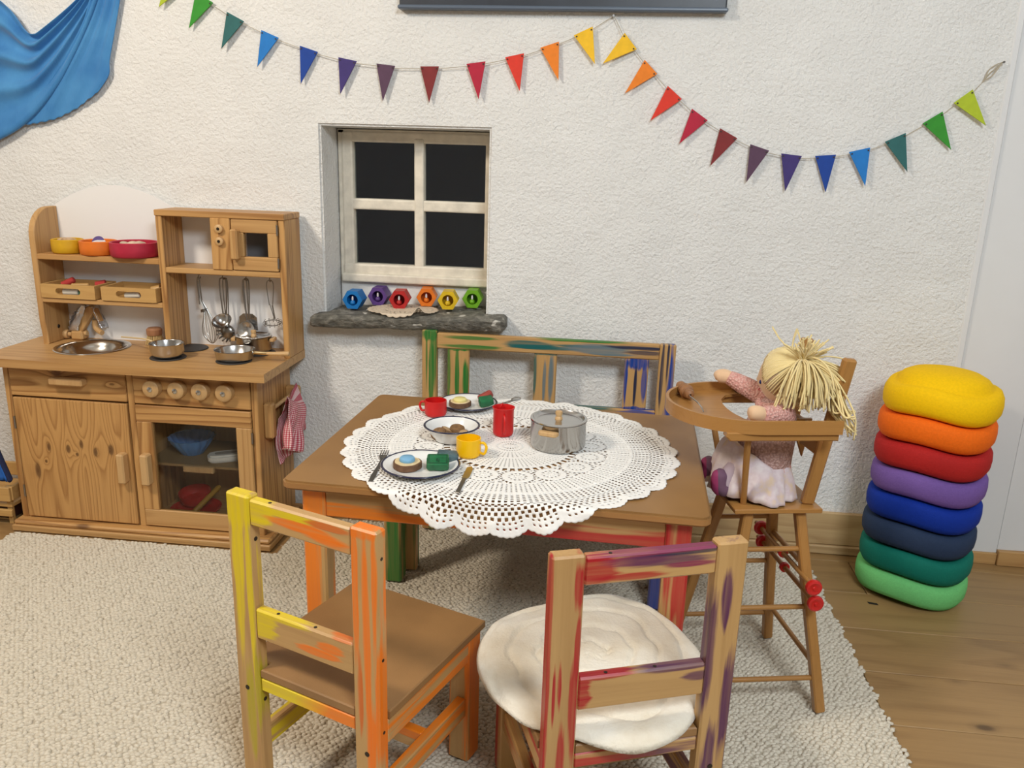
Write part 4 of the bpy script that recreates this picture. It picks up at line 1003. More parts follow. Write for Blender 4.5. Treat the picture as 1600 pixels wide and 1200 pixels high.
for sx, sy, m in ((-1, -1, 'table_z'), (1, -1, 'table_z'), (-1, 1, 'table_back'), (1, 1, 'table_back')):
    obj('leg', box(BM(), sx*lx-(lw if sx > 0 else 0), sx*lx+(0 if sx > 0 else lw), sy*ly-(lw if sy > 0 else 0), sy*ly+(0 if sy > 0 else lw), 0, zt-.018, .004), m, T)
za0, za1 = zt-.018-.062, zt-.018
for b_, m in (((-lx+lw, lx-lw, -ly+.004, -ly+.024, za0, za1), 'table_x'), ((-lx+lw, lx-lw, ly-.024, ly-.004, za0, za1), 'bench_x'), ((-lx+.004, -lx+.024, -ly+lw, ly-lw, za0, za1), 'table_left_y'), ((lx-.024, lx-.004, -ly+lw, ly-lw, za0, za1), 'table_right_y')):
    obj('apron', box(BM(), *b_, .002), m, T)
# bench
bx = lambda l: [(x+.146, z-.0095, a, b, c) for x, z, a, b, c in l]
SLB, NVY = C(96, 116, 124), C(34, 40, 66)
strokes('bench_rail_p', 'x', bx([(-.36, .607, .085, .007, GRN), (-.36, .581, .085, .007, GRN), (-.20, .597, .075, .011, TEA), (-.16, .590, .09, .006, TEA), (-.06, .600, .07, .004, TEA), (.0, .596, .09, .014, SLB), (.03, .582, .08, .006, SLB), (.10, .604, .09, .006, NVY), (.13, .590, .06, .006, NVY), (-.05, .615, .13, .004, GRN)]))
strokes('bench_post_l', 'z', bx([(-.480, .612, .030, .022, GRN), (-.476, .50, .009, .13, GRN), (-.464, .56, .006, .10, GRN), (-.488, .54, .003, .09, GRN), (-.48, .2, .02, .2, GRN)]))
strokes('bench_post_r', 'z', bx([(.176, .52, .005, .13, NVY), (.200, .50, .008, .16, BLU), (.190, .58, .004, .08, NVY), (.19, .2, .02, .2, BLU)]))
strokes('bench_slat_a', 'z', bx([(-.426, .50, .008, .10, GRN), (-.400, .50, .007, .08, GRN), (-.375, .475, .010, .06, GRN), (-.40, .572, .04, .005, GRN)]))
strokes('bench_slat_b', 'z', bx([(-.178, .50, .006, .07, TEA), (-.150, .49, .005, .07, SLB), (-.132, .50, .008, .08, SLB), (-.15, .572, .04, .004, TEA)]))
strokes('bench_slat_c', 'z', bx([(.106, .560, .040, .022, BLU), (.078, .50, .006, .08, BLU), (.105, .50, .005, .06, NVY), (.128, .51, .008, .06, BLU), (.10, .428, .04, .006, BLU)]))
strokes('bench_low', 'x', bx([(-.3, .41, .15, .01, GRN), (-.05, .422, .14, .006, TEA), (.12, .418, .06, .016, BLU)]))
Bn = thing('child_bench', 'small wooden bench with green to blue brush-painted slatted back behind the table', 'bench', (-.146, -.19, .0095))
def bn(name, b_, m, par=Bn, bev=.003): return obj(name, box(BM(), *b_, bev), m, par, world=True)
bz0 = .0095
bn('back_post', (-.502, -.459, -.082, -.058, bz0, .6235), 'bench_post_l'); bn('back_post', (.166, .210, -.082, -.058, bz0, .617), 'bench_post_r')
bn('top_rail', (-.459, .166, -.080, -.060, .572, .6165), 'bench_rail_p')
bn('bottom_rail', (-.459, .166, -.080, -.060, .385, .425), 'bench_low')
for a, b, m in ((-.429, -.366, 'a'), (-.181, -.117, 'b'), (.073, .139, 'c')): bn('slat', (a, b, -.077, -.063, .423, .574), 'bench_slat_'+m)
bn('seat', (-.502, .210, -.345, -.082, .272, .290), 'brown_board')
for a in (-.500, .164):
    bn('front_leg', (a, a+.040, -.340, -.300, bz0, .272), 'bench_z'); bn('side_rail', (a+.008, a+.028, -.300, -.082, .225, .272), 'bench_y')
bn('front_rail', (-.460, .164, -.334, -.316, .225, .272), 'bench_x')
# chairs
W_, PW, PD, HP_, ZSE, SD = .2891, .0472, .024, .5886, .2848, .317
MAG, ODU, YDU = C(128, 36, 74), C(206, 104, 36), C(178, 160, 34)
strokes('yo_pl', 'z', [(-.122, .560, .034, .040, YEL), (-.128, .43, .010, .14, YEL), (-.104, .42, .006, .16, YEL), (-.118, .50, .006, .08, YEL), (-.116, .20, .010, .10, YDU), (-.100, .24, .004, .08, YDU)])
strokes('yo_pr', 'z', [(.118, .575, .034, .012, ORA), (.106, .48, .007, .11, ORA), (.124, .40, .009, .20, ORA), (.139, .47, .006, .13, ORA), (.112, .30, .006, .08, ODU), (.130, .20, .010, .10, ORA), (.143, .30, .004, .12, ORA)])
strokes('yo_rt', 'x', [(-.080, .556, .036, .030, YEL), (-.02, .566, .05, .006, YEL), (.00, .552, .075, .008, ORA), (.055, .543, .05, .010, ORA), (.060, .566, .04, .005, ODU)])
strokes('yo_rl', 'x', [(-.085, .365, .030, .030, YEL), (-.035, .384, .06, .006, YEL), (.030, .350, .040, .008, ORA), (.055, .365, .03, .010, ORA), (.075, .386, .025, .004, ODU)])
strokes('rp_pl', 'z', [(-.104, .535, .008, .045, RED), (-.102, .44, .005, .06, RED), (-.106, .33, .007, .09, RED), (-.126, .38, .004, .05, RED), (-.134, .36, .003, .06, RED), (-.1446, .40, .005, .22, RED), (-.118, .25, .008, .08, RED)])
strokes('rp_pr', 'z', [(.118, .49, .009, .050, PUR), (.102, .41, .008, .11, PUR), (.135, .31, .009, .10, PUR), (.122, .585, .03, .006, PUR), (.112, .20, .012, .09, PUR), (.1446, .25, .004, .20, PUR)])
strokes('rp_rt', 'x', [(-.080, .555, .035, .026, RED), (-.030, .540, .06, .006, RED), (-.02, .562, .060, .010, MAG), (.02, .560, .085, .010, PUR), (.060, .572, .065, .007, NVY), (.055, .552, .05, .005, MAG), (.01, .574, .10, .004, MAG)])
strokes('rp_rl', 'x', [(-.092, .362, .014, .028, RED), (-.06, .386, .05, .004, RED), (.055, .387, .065, .006, PUR), (.085, .368, .026, .008, PUR)])
def chair(label, loc, rz, pre, right_apron):
    c = thing('child_chair', label, 'chair', (*loc, FZ), rz, 'small wooden chairs in front of the table')
    dz = -FZ; h = W_/2
    def pb(n, b_, m, bev=.003): return obj(n, box(BM(), *b_, bev), m, c)
    posts = [pb('back_post', (-h, -h+PW, 0, PD, 0, HP_+dz), pre+'pl'), pb('back_post', (h-PW, h, 0, PD, 0, HP_+dz), pre+'pr')]
    tr = pb('top_rail', (-h+PW, h-PW, .0015, .0195, .541+dz, .5845+dz), pre+'rt'); lr = pb('lower_rail', (-h+PW, h-PW, .0015, .0195, .3433+dz, .3969+dz), pre+'rl')
    st_ = prism(BM(), [(-h-.002, PD+.001, ZSE-.016+dz), (-h+PW+.002, PD+.001, ZSE-.016+dz), (-h+PW+.002, .004, ZSE-.016+dz), (h-PW-.002, .004, ZSE-.016+dz), (h-PW-.002, PD+.001, ZSE-.016+dz), (h+.002, PD+.001, ZSE-.016+dz), (h+.002, SD, ZSE-.016+dz), (-h-.002, SD, ZSE-.016+dz)], (0, 0, .016), .002)
    so_ = obj('seat', st_, 'brown_board', c)
    z1 = ZSE-.016+dz; z0 = z1-.045
    pb('seat_rail', (-h+.002, -h+.022, PD, SD-.05, z0, z1), pre+'y'); pb('seat_rail', (h-.022, h-.002, PD, SD-.05, z0, z1), pre+'y')
    pb('seat_rail', (-h+.044, h-.044, SD-.034, SD-.014, z0, z1), pre+'x'); pb('seat_rail', (-h+PW, h-PW, .004, .022, z0+.02, z1), pre+'x')
    for s in (-1, 1):
        x0 = -h+.002 if s < 0 else h-.044
        pb('front_leg', (x0, x0+.042, SD-.050, SD-.008, 0, z1), pre+'z')
        xs_ = (-h+.008, -h+.026) if s < 0 else (h-.026, h-.008)
        pb('stretcher', (*xs_, PD, SD-.05, .098, .138), pre+'y', .002)
    pb('cross_stretcher', (-h+.026, h-.026, .150, .168, .100, .136), pre+'x', .002)
    RXm = Matrix.Rotation(PI/2, 3, 'X')
    for (x, z) in ((-h+PW*.45, .235), (h-PW*.5, .205)):
        obj('screw', lathe(BM(), [(0, 0), (.0042, 0), (.0042, .0008), (.002, .0012), (0, .0004)], 14, (x, .0002, z), RXm), 'screw', c, True)
    for (x, z) in ((.02, .3969+dz), (-.055, .3969+dz), (-.06, .5845+dz)):
        obj('screw', lathe(BM(), [(0, 0), (.0028, 0), (.0028, .0006), (0, .0008)], 12, (x, .009, z-.0002), None), 'screw', c, True)
    RYm = Matrix.Rotation(PI/2, 3, 'Y')
    for z in (.535, .245, .37):
        obj('screw', lathe(BM(), [(0, 0), (.0028, 0), (.0028, .0006), (0, .0009)], 12, (h-.0002, PD*.5, z), RYm), 'screw', c, True)
        obj('screw', lathe(BM(), [(0, 0), (.0036, 0), (.0036, .0008), (0, .0012)], 12, (-h+PW-.0002, PD*.5, z-.03), RYm), 'screw', c, True)
    return c
chair('child chair brush-painted yellow and orange with bare brown seat', (-.4284, -1.2357), -.3683, 'yo_', 0)
chair('child chair brush-painted red and purple under the felt cushion', (.0905, -1.2679), .3524, 'rp_', 0)
# felt cushion
def cushion():
    OUT = [(-0.174, -1.112), (-0.173, -1.054), (-0.142, -0.978), (-0.072, -0.925), (-0.001, -0.893), (0.056, -0.876), (0.105, -0.897), (0.158, -0.955), (0.200, -1.018), (0.202, -1.111), (0.182, -1.197), (0.167, -1.243), (0.137, -1.280), (0.096, -1.305), (0.051, -1.306), (0.005, -1.296), (-0.051, -1.286), (-0.101, -1.255), (-0.14, -1.21), (-0.166, -1.153)]
    cx, cy = .018, -1.095
    an = sorted((math.atan2(y-cy, x-cx), math.hypot(x-cx, y-cy)) for x, y in OUT)
    A = np.array([a for a, _ in an]); Rr = np.array([r for _, r in an])
    n = 120; th = np.linspace(-PI, PI, n, endpoint=False)
    R0 = np.interp(th, np.concatenate([A-2*PI, A, A+2*PI]), np.tile(Rr, 3)); R0 = np.convolve(np.concatenate([R0[-3:], R0, R0[:3]]), np.ones(7)/7, 'valid')
    bm = BM(); rings = []; NR = 44; mn_ = __import__('mathutils').noise
    # keep clear of the chair back: cut where the posts and rails stand
    ca, sa = math.cos(.3524), math.sin(.3524)
    def clear(x, y):
        u, v = (x-.0905)*ca+(y+1.2679)*sa, -(x-.0905)*sa+(y+1.2679)*ca
        return u, v
    def pt(q, i, zoff):
        r = R0[i]*q; x, y = cx+r*math.cos(th[i]), cy+r*math.sin(th[i])
        u, v = clear(x, y); 
        out = max(0, abs(u)-.135, v-.30, -v)
        sag = -.22*max(0, out-.0)**1.0*(.6+.4*math.sin(3*th[i]))
        return (x, y, zoff+sag)
    c0 = None
    for j in range(NR+1):
        q = (j/NR); ring = []
        for i in range(n):
            ph = (th[i]+PI)/(2*PI); s = q*4.3-ph*1.0+.25*mn_.noise(Vector((3*math.cos(th[i]), 3*math.sin(th[i]), q*2)))
            gv = ((s+.5) % 1)-.5; bumpz = .004-.0065*min(1, q*6)*math.exp(-(gv/.075)**2)
            edge = math.sqrt(max(0, 1-(max(0, q-.9)/.1)**2))
            x, y, z = pt(q, i, .2925+bumpz*(1 if q < .95 else .6)+.010*edge+.0035*mn_.noise(Vector((math.cos(th[i])*q*4, math.sin(th[i])*q*4, 7))))
            ring.append(bm.verts.new((x, y, z)))
        rings.append(ring)
    for j in range(1, 9):
        q = 1-j*.1; rings.append([bm.verts.new(pt(max(.15, q), i, .2872+(.004 if j == 1 else 0))) for i in range(n)])
    for a, b in zip(rings, rings[1:]):
        for i in range(n):
            bm.faces.new((a[i], a[(i+1) % n], b[(i+1) % n], b[i]))
    bmesh.ops.remove_doubles(bm, verts=bm.verts[:], dist=1e-5); bm.faces.new(rings[-1]) if rings[-1][0].is_valid else None
    m, nt, b = new('felt_wool'); v, tc = coords(nt, (1, 1, 1), False)
    nt.links.new(ramp(nt, noise(nt, v, 10, 4, .6), [(.3, C(216, 202, 178)), (.55, C(232, 224, 208)), (.8, C(240, 236, 226))]), b.inputs['Base Color']); b.inputs['Roughness'].default_value = .95; b.inputs['Sheen Weight'].default_value = .3; b.inputs['Specular IOR Level'].default_value = .1
    bump(nt, b, noise(nt, v, 220, 3), .0012)
    tag(obj('felt_cushion', bm, 'felt_wool', None, True, at=(cx, cy, .286), angle=180), 'round cream felted spiral cushion on the red and purple chair', 'cushion')
cushion()
# ------------------------------------------------------------------ stacked foam stones
mat_st = [('green', C(112, 196, 118), 'pale green'), ('teal', C(8, 110, 94), 'teal'), ('navy', C(40, 56, 84), 'navy grey'), ('cobalt', C(8, 48, 150), 'cobalt blue'), ('lilac', C(118, 88, 160), 'lilac'), ('red', C(176, 34, 32), 'red'), ('orange', C(240, 108, 16), 'orange'), ('yellow', C(246, 196, 0), 'yellow')]
PITCH_S = .0712; R_S = .139
for i, (nm, c, cn) in enumerate(mat_st):
    m = mat('stone_'+nm, c, .8, var=.05, vscale=180, bmp=.0008, bscale=320, spec=.25)
    def wob(t, z, a=i):
        return (1+.012*math.cos(2*t+.9)+.008*math.cos(3*t+2.), (.0065*math.cos(3*t+.35)-.002*math.cos(t))*(1 if z < .0765 else max(0, 1-(z-.0765)/.012)))
    prof = [(0, .012), (.080, .012), (.100, .006), (.118, .002), (.130, .008), (.1375, .022), (.139, .040), (.1375, .056), (.131, .070), (.124, .0745), (.117, .0760), (.1130, .0775), (.1095, .084), (.100, .096), (.082, .1055), (.055, .1115), (.028, .1135), (0, .114)]
    if i < 7:   # the dome sits inside the hollow of the stone above
        prof = [(0, .012+.0), (.080, .012), (.100, .006), (.118, .002), (.130, .008), (.1375, .022), (.139, .040), (.1375, .056), (.131, .067), (.122, .0695), (.10, .0700), (.06, .0640), (0, .0640)]
    if i == 0: lab = cn+' foam stepping stone at the bottom of the stack'
    elif i == 7: lab = cn+' foam stepping stone with a domed top, uppermost of the stack'
    else: lab = cn+' foam stepping stone in the stack between '+mat_st[i-1][2]+' and '+mat_st[i+1][2]
    o = obj('stepping_stone', lathe(BM(), [(r*.975, z) for r, z in prof], 64, (0, 0, 0), None, wob), m, None, True, angle=180)
    o.location = (.870+.0015*math.sin(i*2.), -.197+.001*math.cos(i*3.), PITCH_S*i+.007); tag(o, lab, 'stepping stone', 'rainbow foam stones in the stack')
# ------------------------------------------------------------------ doll high chair
HC = thing('doll_high_chair', 'varnished wooden doll high chair with a rounded tray at the table end', 'high chair', (.354, -.67, .0095), .206+PI)
dz = -.0095
def hb(n, bm, m, par=HC, smooth=False, **kw):
    for v in bm.verts: v.co.z += dz
    return obj(n, bm, m, par, smooth, **kw)
Zs = .444
hb('seat', box(BM(), -.090, .090, -.090, .090, Zs-.010, Zs, .0015), 'beech_x')
for sy in (-1, 1):
    hb('leg', bar(BM(), (-.053, sy*.064, Zs-.010), (-.117, sy*.138, .0097), .021, .021, (0, 1, 0), .003), 'beech_z')
    hb('leg', bar(BM(), (.053, sy*.064, Zs-.010), (.117, sy*.138, .0097), .021, .021, (0, 1, 0), .003), 'beech_z')
def legp(sx, sy, z):
    t = (Zs-.01-z)/(Zs-.019); return (sx*(.053+.064*t), sy*(.064+.074*t), z)
for sy in (-1, 1):
    for z in (.352, .232, .082):
        hb('rung', tube(BM(), [legp(-1, sy, z), legp(1, sy, z)], .0055, 10), 'beech_x', smooth=True)
for z in (.108, .315): hb('rung', tube(BM(), [legp(-1, -1, z), legp(-1, 1, z)], .0055, 10), 'beech_y', smooth=True)
hb('rung', tube(BM(), [legp(1, -1, .27), legp(1, 1, .27)], .0055, 10), 'beech_y', smooth=True)
mat('wheel_red', C(190, 30, 28), .35); 
for (z, u) in ((.303, -.058), (.268, -.066)):
    a, b = legp(-1, -1, z), legp(-1, 1, z); xo = 0
    ax_ = hb('axle', tube(BM(), [(u-.004, -.148, z), (u-.004, .148, z)], .0052, 10), 'beech_y', smooth=True)
    for y in (-.128, .140):
        w0 = hb('wheel', lathe(BM(), [(0, -.006), (.012, -.006), (.0155, -.0045), (.0168, 0), (.0155, .0045), (.012, .006), (.009, .0045), (.0045, .0045), (.0035, .0065), (0, .007)], 26, (u-.004, y+.008, z), Matrix.Rotation(-PI/2, 3, 'X')), 'wheel_red', smooth=True)
    hb('collar', lathe(BM(), [(.0052, -.004), (.0105, -.004), (.0105, .004), (.0052, .004)], 18, (u-.004, .0, z), Matrix.Rotation(PI/2, 3, 'X')), 'wheel_red', smooth=True)
# back posts, arm posts, arm rails
for sy in (-1, 1):
    hb('back_post', bar(BM(), (-.068, sy*.062, Zs), (-.100, sy*.092, .752), .017, .026, (0, 1, 0) if 0 else (1, 0, 0), .004), 'beech_z')
    hb('arm_post', tube(BM(), [(.063, sy*.060, Zs), (.090, sy*.112, .606)], [.0062, .0066], 12), 'beech_z', smooth=True)
    hb('arm_rail', prism(BM(), [(-.078, sy*.112, .602), (.132, sy*.112, .602), (.140, sy*.112, .610), (.140, sy*.112, .619), (-.078, sy*.112, .619)], (0, sy*.022, 0), .002), 'beech_x')
hb('back_slat', bar(BM(), (-.074, -.066, .575), (-.074, .066, .575), .008, .050, (-.1, 0, 1), .002), 'beech_y')
hb('back_slat', bar(BM(), (-.090, -.082, .700), (-.090, .082, .700), .008, .045, (-.1, 0, 1), .002), 'beech_y')
hb('brace', tube(BM(), [(-.088, -.075, .560), (-.088, .075, .560)], .006, 10), 'beech_y', smooth=True)
hb('gusset', prism(BM(), [(-.045, -.012, .602), (-.090, -.012, .602), (-.078, -.012, .520)], (0, .010, 0), .001), 'beech_z')
# tray: U-shaped board with bent rim
def tray_hc():
    tw, tip, te = .141, .216, .080; out, n = [], 28
    def U(w, t, e):
        o = [(-e, -w)]
        for i in range(n+1):
            a = -PI/2+PI*i/n; o.append((t-w*1.05+w*1.05*math.cos(a), w*math.sin(a)))
        return o+[(-e, w)]
    o = U(tw, tip, te); bm = BM()
    # board: front part of the tray only, with a curved cut-out for the doll
    board = [(p[0], p[1]*.985) for p in o if p[0] > .02]
    cut = [(.062, .098), (.083, .066), (.092, .030), (.094, 0), (.092, -.030), (.083, -.066), (.062, -.098)]
    loop_ = [(.03, -tw*.97)]+[(min(x, tip-.004), y*.97) for x, y in o[1:-1] if x > .035]+[(.03, tw*.97)]
    outer = loop_; inner = [(.03, .108)]+cut+[(.03, -.108)]
    poly = [(x, y, .619) for x, y in outer+inner]
    prism(bm, poly, (0, 0, .006)); tb = hb('tray_board', bm, 'beech_x')
    tb.data.polygons[0].use_smooth = False
    for s in (-1, 1): hb('tray_rail', box(BM(), -.078, .034, min(s*.108, s*tw*.97), max(s*.108, s*tw*.97), .619, .625, .001), 'beech_x', tb)
    bm = BM(); A, B_ = [], []
    P0 = U(tw, tip, te); P1 = U(tw-.006, tip-.006, te)
    rows = []
    for P_, z in ((P0, .617), (P0, .643), (P1, .643), (P1, .617)): rows.append([bm.verts.new((x, y, z)) for x, y in P_])
    for a, b in zip(rows, rows[1:]+rows[:1]):
        for i in range(len(a)-1): bm.faces.new((a[i], a[i+1], b[i+1], b[i]))
    bm.faces.new([r[0] for r in rows]); bm.faces.new([r[-1] for r in reversed(rows)])
    hb('tray_rim', bm, 'beech_x', smooth=True, angle=40)
    wire = hb('bead_wire', tube(BM(), smoothpath([(.150, -.128, .626), (.152, -.125, .637), (.160, -.05, .640), (.156, .012, .637), (.152, .030, .627)], 6), .0013, 6), 'steel', smooth=True)
    for i, (y, r, ln) in enumerate(((-.112, .011, .010), (-.092, .013, .010), (-.071, .015, .010), (-.053, .011, .009))):
        hb('bead', lathe(BM(), [(.002, -ln), (r*.8, -ln*.75), (r, 0), (r*.8, ln*.75), (.002, ln)], 18, (.157, y, .640), Matrix.Rotation(PI/2, 3, 'X')), 'bead_wood', wire, True)
tray_hc()
# ------------------------------------------------------------------ doll
DO = thing('rag_doll', 'rag doll with cream yarn hair and pink knitted jumper sitting in the high chair', 'doll', (.354, -.67, Zs+.001), .206+PI)
d0 = -(Zs+.001)
mat('doll_skin', C(222, 184, 146), .85, sheen=.3); mat('yarn_cream', C(226, 204, 146), .9, sheen=.3)
def knit(name, c1, c2):
    m, nt, b = new(name); v, tc = coords(nt, (1, 1, 1), False)
    wv = nd(nt, 'ShaderNodeTexVoronoi'); wv.inputs['Scale'].default_value = 210; nt.links.new(v, wv.inputs['Vector'])
    nt.links.new(ramp(nt, wv.outputs['Distance'], [(0, c1), (.7, c2)]), b.inputs['Base Color']); b.inputs['Roughness'].default_value = .95
    inv = mathn(nt, 'SUBTRACT', 1.0, wv.outputs['Distance']); bump(nt, b, inv, .003)
knit('knit_pink', C(234, 192, 180), C(204, 146, 136)); knit('knit_melange', C(214, 178, 170), C(168, 132, 124))
def dbm(n, bm, m, par=DO, smooth=True, **kw):
    for v in bm.verts: v.co.z += d0
    return obj(n, bm, m, par, smooth, **kw)
def blob(bm, pts, rad, n=8, seg=16):
    P = smoothpath(pts, n); R = [Vector((r, 0, 0)) for r in rad]; Rr = [v.x for v in smoothpath(R, n)]
    return tube(bm, P, [max(.001, r) for r in Rr], seg)
dbm('torso', blob(BM(), [(.004, 0, .492), (.006, 0, .510), (.004, 0, .545), (-.004, 0, .590), (-.012, 0, .630), (-.016, 0, .645)], [.046, .053, .055, .050, .036, .020], 6, 24), 'knit_melange')
dbm('hem', lathe(BM(), [(.044, -.004), (.053, -.006), (.056, 0), (.053, .006), (.046, .007)], 28, (.005, 0, .506)), 'knit_pink')
# skirt: soft crumpled cone over the thighs
P = []; r_ = random.Random(8); mn_ = __import__('mathutils').noise
NT, NRW = 64, 14
for j in range(NRW+1):
    t = j/NRW; row = []
    for i in range(NT+1):
        a = 2*PI*i/NT; c, s = math.cos(a), math.sin(a)
        fw = .104 if c > 0 else .066
        rx = .046+(fw-.046)*t**.8; ry = .046+(.080-.046)*t**.8
        wv = 1+.10*t*math.sin(9*a+2*math.sin(2*a))+.05*t*math.sin(17*a+1)
        x, y = .006+rx*c*wv, ry*s*wv
        z = .516-.070*t**1.5+(.018*max(0, c)*t*(1-t)*4)
        if c > 0: z += .044*c**.7*math.sin(PI*min(1, t*1.0))**1.0+.012*c*t
        z += .004*mn_.noise(Vector((x*60, y*60, t*3)))*t
        row.append((x, y, max(z, Zs+.0035)))
    P.append(row)
m, nt, b = new('skirt_cloth'); v, tc = coords(nt, (1, 1, 1), False)
nt.links.new(ramp(nt, noise(nt, v, 38, 3), [(.35, C(214, 190, 164)), (.5, C(208, 190, 194)), (.65, C(222, 210, 210))]), b.inputs['Base Color']); b.inputs['Roughness'].default_value = .85
o = dbm('skirt', grid(BM(), P), 'skirt_cloth', angle=180); mo = o.modifiers.new('t', 'SOLIDIFY'); mo.thickness = .0012; mo.offset = 1
mat('legging', C(176, 158, 168), .9); mat('shoe_plum', C(104, 74, 96), .8); mat('sole_pink', C(140, 44, 90), .7)
for sy in (-1, 1):
    lg = dbm('leg', blob(BM(), [(.02, sy*.030, .485), (.070, sy*.032, .505), (.090, sy*.034, .490), (.098, sy*.036, .476)], [.020, .022, .017, .015], 6, 16), 'legging')
    sh_ = dbm('shoe', blob(BM(), [(.086, sy*.036, .465), (.096, sy*.036, .466), (.104, sy*.036, .476), (.107, sy*.036, .498), (.107, sy*.036, .508)], [.013, .0165, .016, .0145, .006], 6, 18), 'shoe_plum')
    dbm('sole', blob(BM(), [(.106, sy*.036, .455), (.111, sy*.036, .470), (.112, sy*.036, .496), (.111, sy*.036, .506)], [.006, .0125, .0125, .005], 6, 14), 'sole_pink', sh_)
# arms
dbm('arm', blob(BM(), [(-.012, -.035, .625), (.008, -.062, .640), (.040, -.088, .655), (.058, -.100, .663)], [.018, .021, .0185, .015], 6, 18), 'knit_pink')
dbm('hand', blob(BM(), [(.052, -.097, .661), (.066, -.106, .664), (.078, -.112, .662), (.084, -.114, .659)], [.013, .0155, .0135, .006], 6, 16), 'doll_skin')
dbm('arm', blob(BM(), [(-.016, .036, .622), (.008, .070, .633), (.044, .086, .638), (.058, .089, .640)], [.018, .021, .019, .016], 6, 18), 'knit_pink')
dbm('hand', blob(BM(), [(.054, .0885, .640), (.068, .090, .643), (.081, .090, .644), (.086, .090, .644)], [.013, .0155, .0130, .006], 6, 16), 'doll_skin')
dbm('collar', tube(BM(), [(-.006+.032*math.cos(2*PI*i/20), .030*math.sin(2*PI*i/20), .642-.010*math.cos(2*PI*i/20)) for i in range(20)], .008, 10, True), 'knit_pink')
# head
HCEN = Vector((-.024, 0, .690)); HROT = Matrix.Rotation(math.radians(-24), 3, 'Z')
def face(v): return HCEN+HROT @ Vector(v)
bm = ell(BM(), (0, 0, 0), .055, .051, .058, 32, 20)
for v in bm.verts:
    q = v.co.copy()
    if q.x > .02: v.co.x += .003*math.exp(-((q.z+.012)/.010)**2-(q.y/.010)**2)*1.6
    v.co = face(v.co)
dbm('head', bm, 'doll_skin', angle=180)
mat('eye_blue', C(38, 52, 120), .3)
for sy in (-1, 1):
    dbm('eye', ell(BM(), face((.0497, sy*.0195, -.010)), .0028, .0034, .0044, 12, 8), 'eye_blue')
dbm('mouth', tube(BM(), smoothpath([face((.050, -.007, -.030)), face((.0525, 0, -.0315)), face((.050, .007, -.030))], 4), .0012, 6), mat('mouth_red', C(176, 70, 66), .7))
# hair: yarn combed from the face edge to the side bunches, then loose bunch strands
bm = BM(); r_ = random.Random(12)
def on_head(d, lift=.003):
    d = Vector(d).normalized(); return Vector((HCEN.x+d.x*(.055+lift), d.y*(.052+lift), HCEN.z+d.z*(.058+lift)))
gath = {1: on_head((-.10, .74, .66), .007), -1: on_head((-.30, -.74, .60), .007)}
for sy in (-1, 1):
    g = gath[sy]; gd = Vector((g.x-HCEN.x, g.y, g.z-HCEN.z)).normalized()
    for i in range(84):
        t = i/83
        if t < .33: q = t/.33; d = Vector((.70, 0, .70)).lerp(Vector((-.75, 0, .66)), q); d.y = sy*.02
        elif t < .56: q = (t-.33)/.23; d = Vector((-.80, 0, .60)).lerp(Vector((-.85, 0, -.50)), q); d.y = sy*.02
        elif t < .80: q = (t-.56)/.24; d = Vector((.72, sy*.03, .68)).lerp(Vector((.70, sy*.62, -.15)), q)
        else: q = (t-.80)/.20; d = Vector((.66, sy*.66, -.20)).lerp(Vector((-.70, sy*.35, -.62)), q)
        d = HROT @ d; d.normalize(); pts = []
        for s in range(9):
            u = s/8; e = d.lerp(gd, u).normalized(); pts.append(on_head(e, .0018+.003*math.sin(PI*u)+r_.uniform(-.0006, .0006)))
        tube(bm, pts, .0018, 5)
dbm('scalp_hair', bm, 'yarn_cream', angle=180)
bm = ell(BM(), (-.004, 0, .002), .0535, .0525, .0580, 28, 18)
bmesh.ops.delete(bm, geom=[v for v in bm.verts if v.co.x > .026 and v.co.z < .040], context='VERTS')
for v in bm.verts: v.co = face(v.co)
dbm('hair_cap', bm, 'yarn_cream', angle=180)
def clear_head(q):
    e = q-HCEN; k_ = math.sqrt((e.x/.061)**2+(e.y/.058)**2+(e.z/.064)**2)
    return HCEN+e/k_ if k_ < 1 else q
for sy, cnt in ((1, 230), (-1, 60)):
    g = gath[sy]; bm = BM()
    for i in range(cnt):
        kind = r_.random()
        if kind < (.20 if sy > 0 else .05):      # short ends standing up above the tie
            out = Vector((r_.uniform(-.9, .5), sy*r_.uniform(.0, .7), r_.uniform(.5, 1.0))); ln = r_.uniform(.035, .068); fall = .10
        elif kind < .38:    # looping out to the back
            out = Vector((-1.0, sy*r_.uniform(.1, .9), r_.uniform(-.1, .5))); ln = r_.uniform(.06, .105); fall = .30
        else:               # hanging down the side of the head, some over the cheek
            out = Vector((r_.uniform(-.85, 1.05) if sy > 0 else r_.uniform(-.9, -.1), sy*r_.uniform(.5, 1.0), r_.uniform(-.2, .55))); ln = r_.uniform(.075, .125); fall = .75
        out.normalize(); pts = [g+Vector((r_.uniform(-.004, .004), 0, r_.uniform(-.004, .004)))]; v_ = out
        wig = [r_.gauss(0, .5) for _ in range(7)]
        for s in range(10):
            v_ = v_*1.0+Vector((.16*wig[s % 7], .10*wig[(s+3) % 7]-.05*sy*(1 if s > 3 else 0), -.34*fall)); v_.normalize()
            q = clear_head(pts[-1]+v_*(ln/10))
            if q.z < .652 and q.x > -.118: q.z = .650+.004*r_.random(); q.y = sy*min(abs(q.y), .134)
            pts.append(q)
        tube(bm, smoothpath(pts, 2), r_.uniform(.0015, .0020), 5)
    dbm('hair_bunch', bm, 'yarn_cream', angle=180)
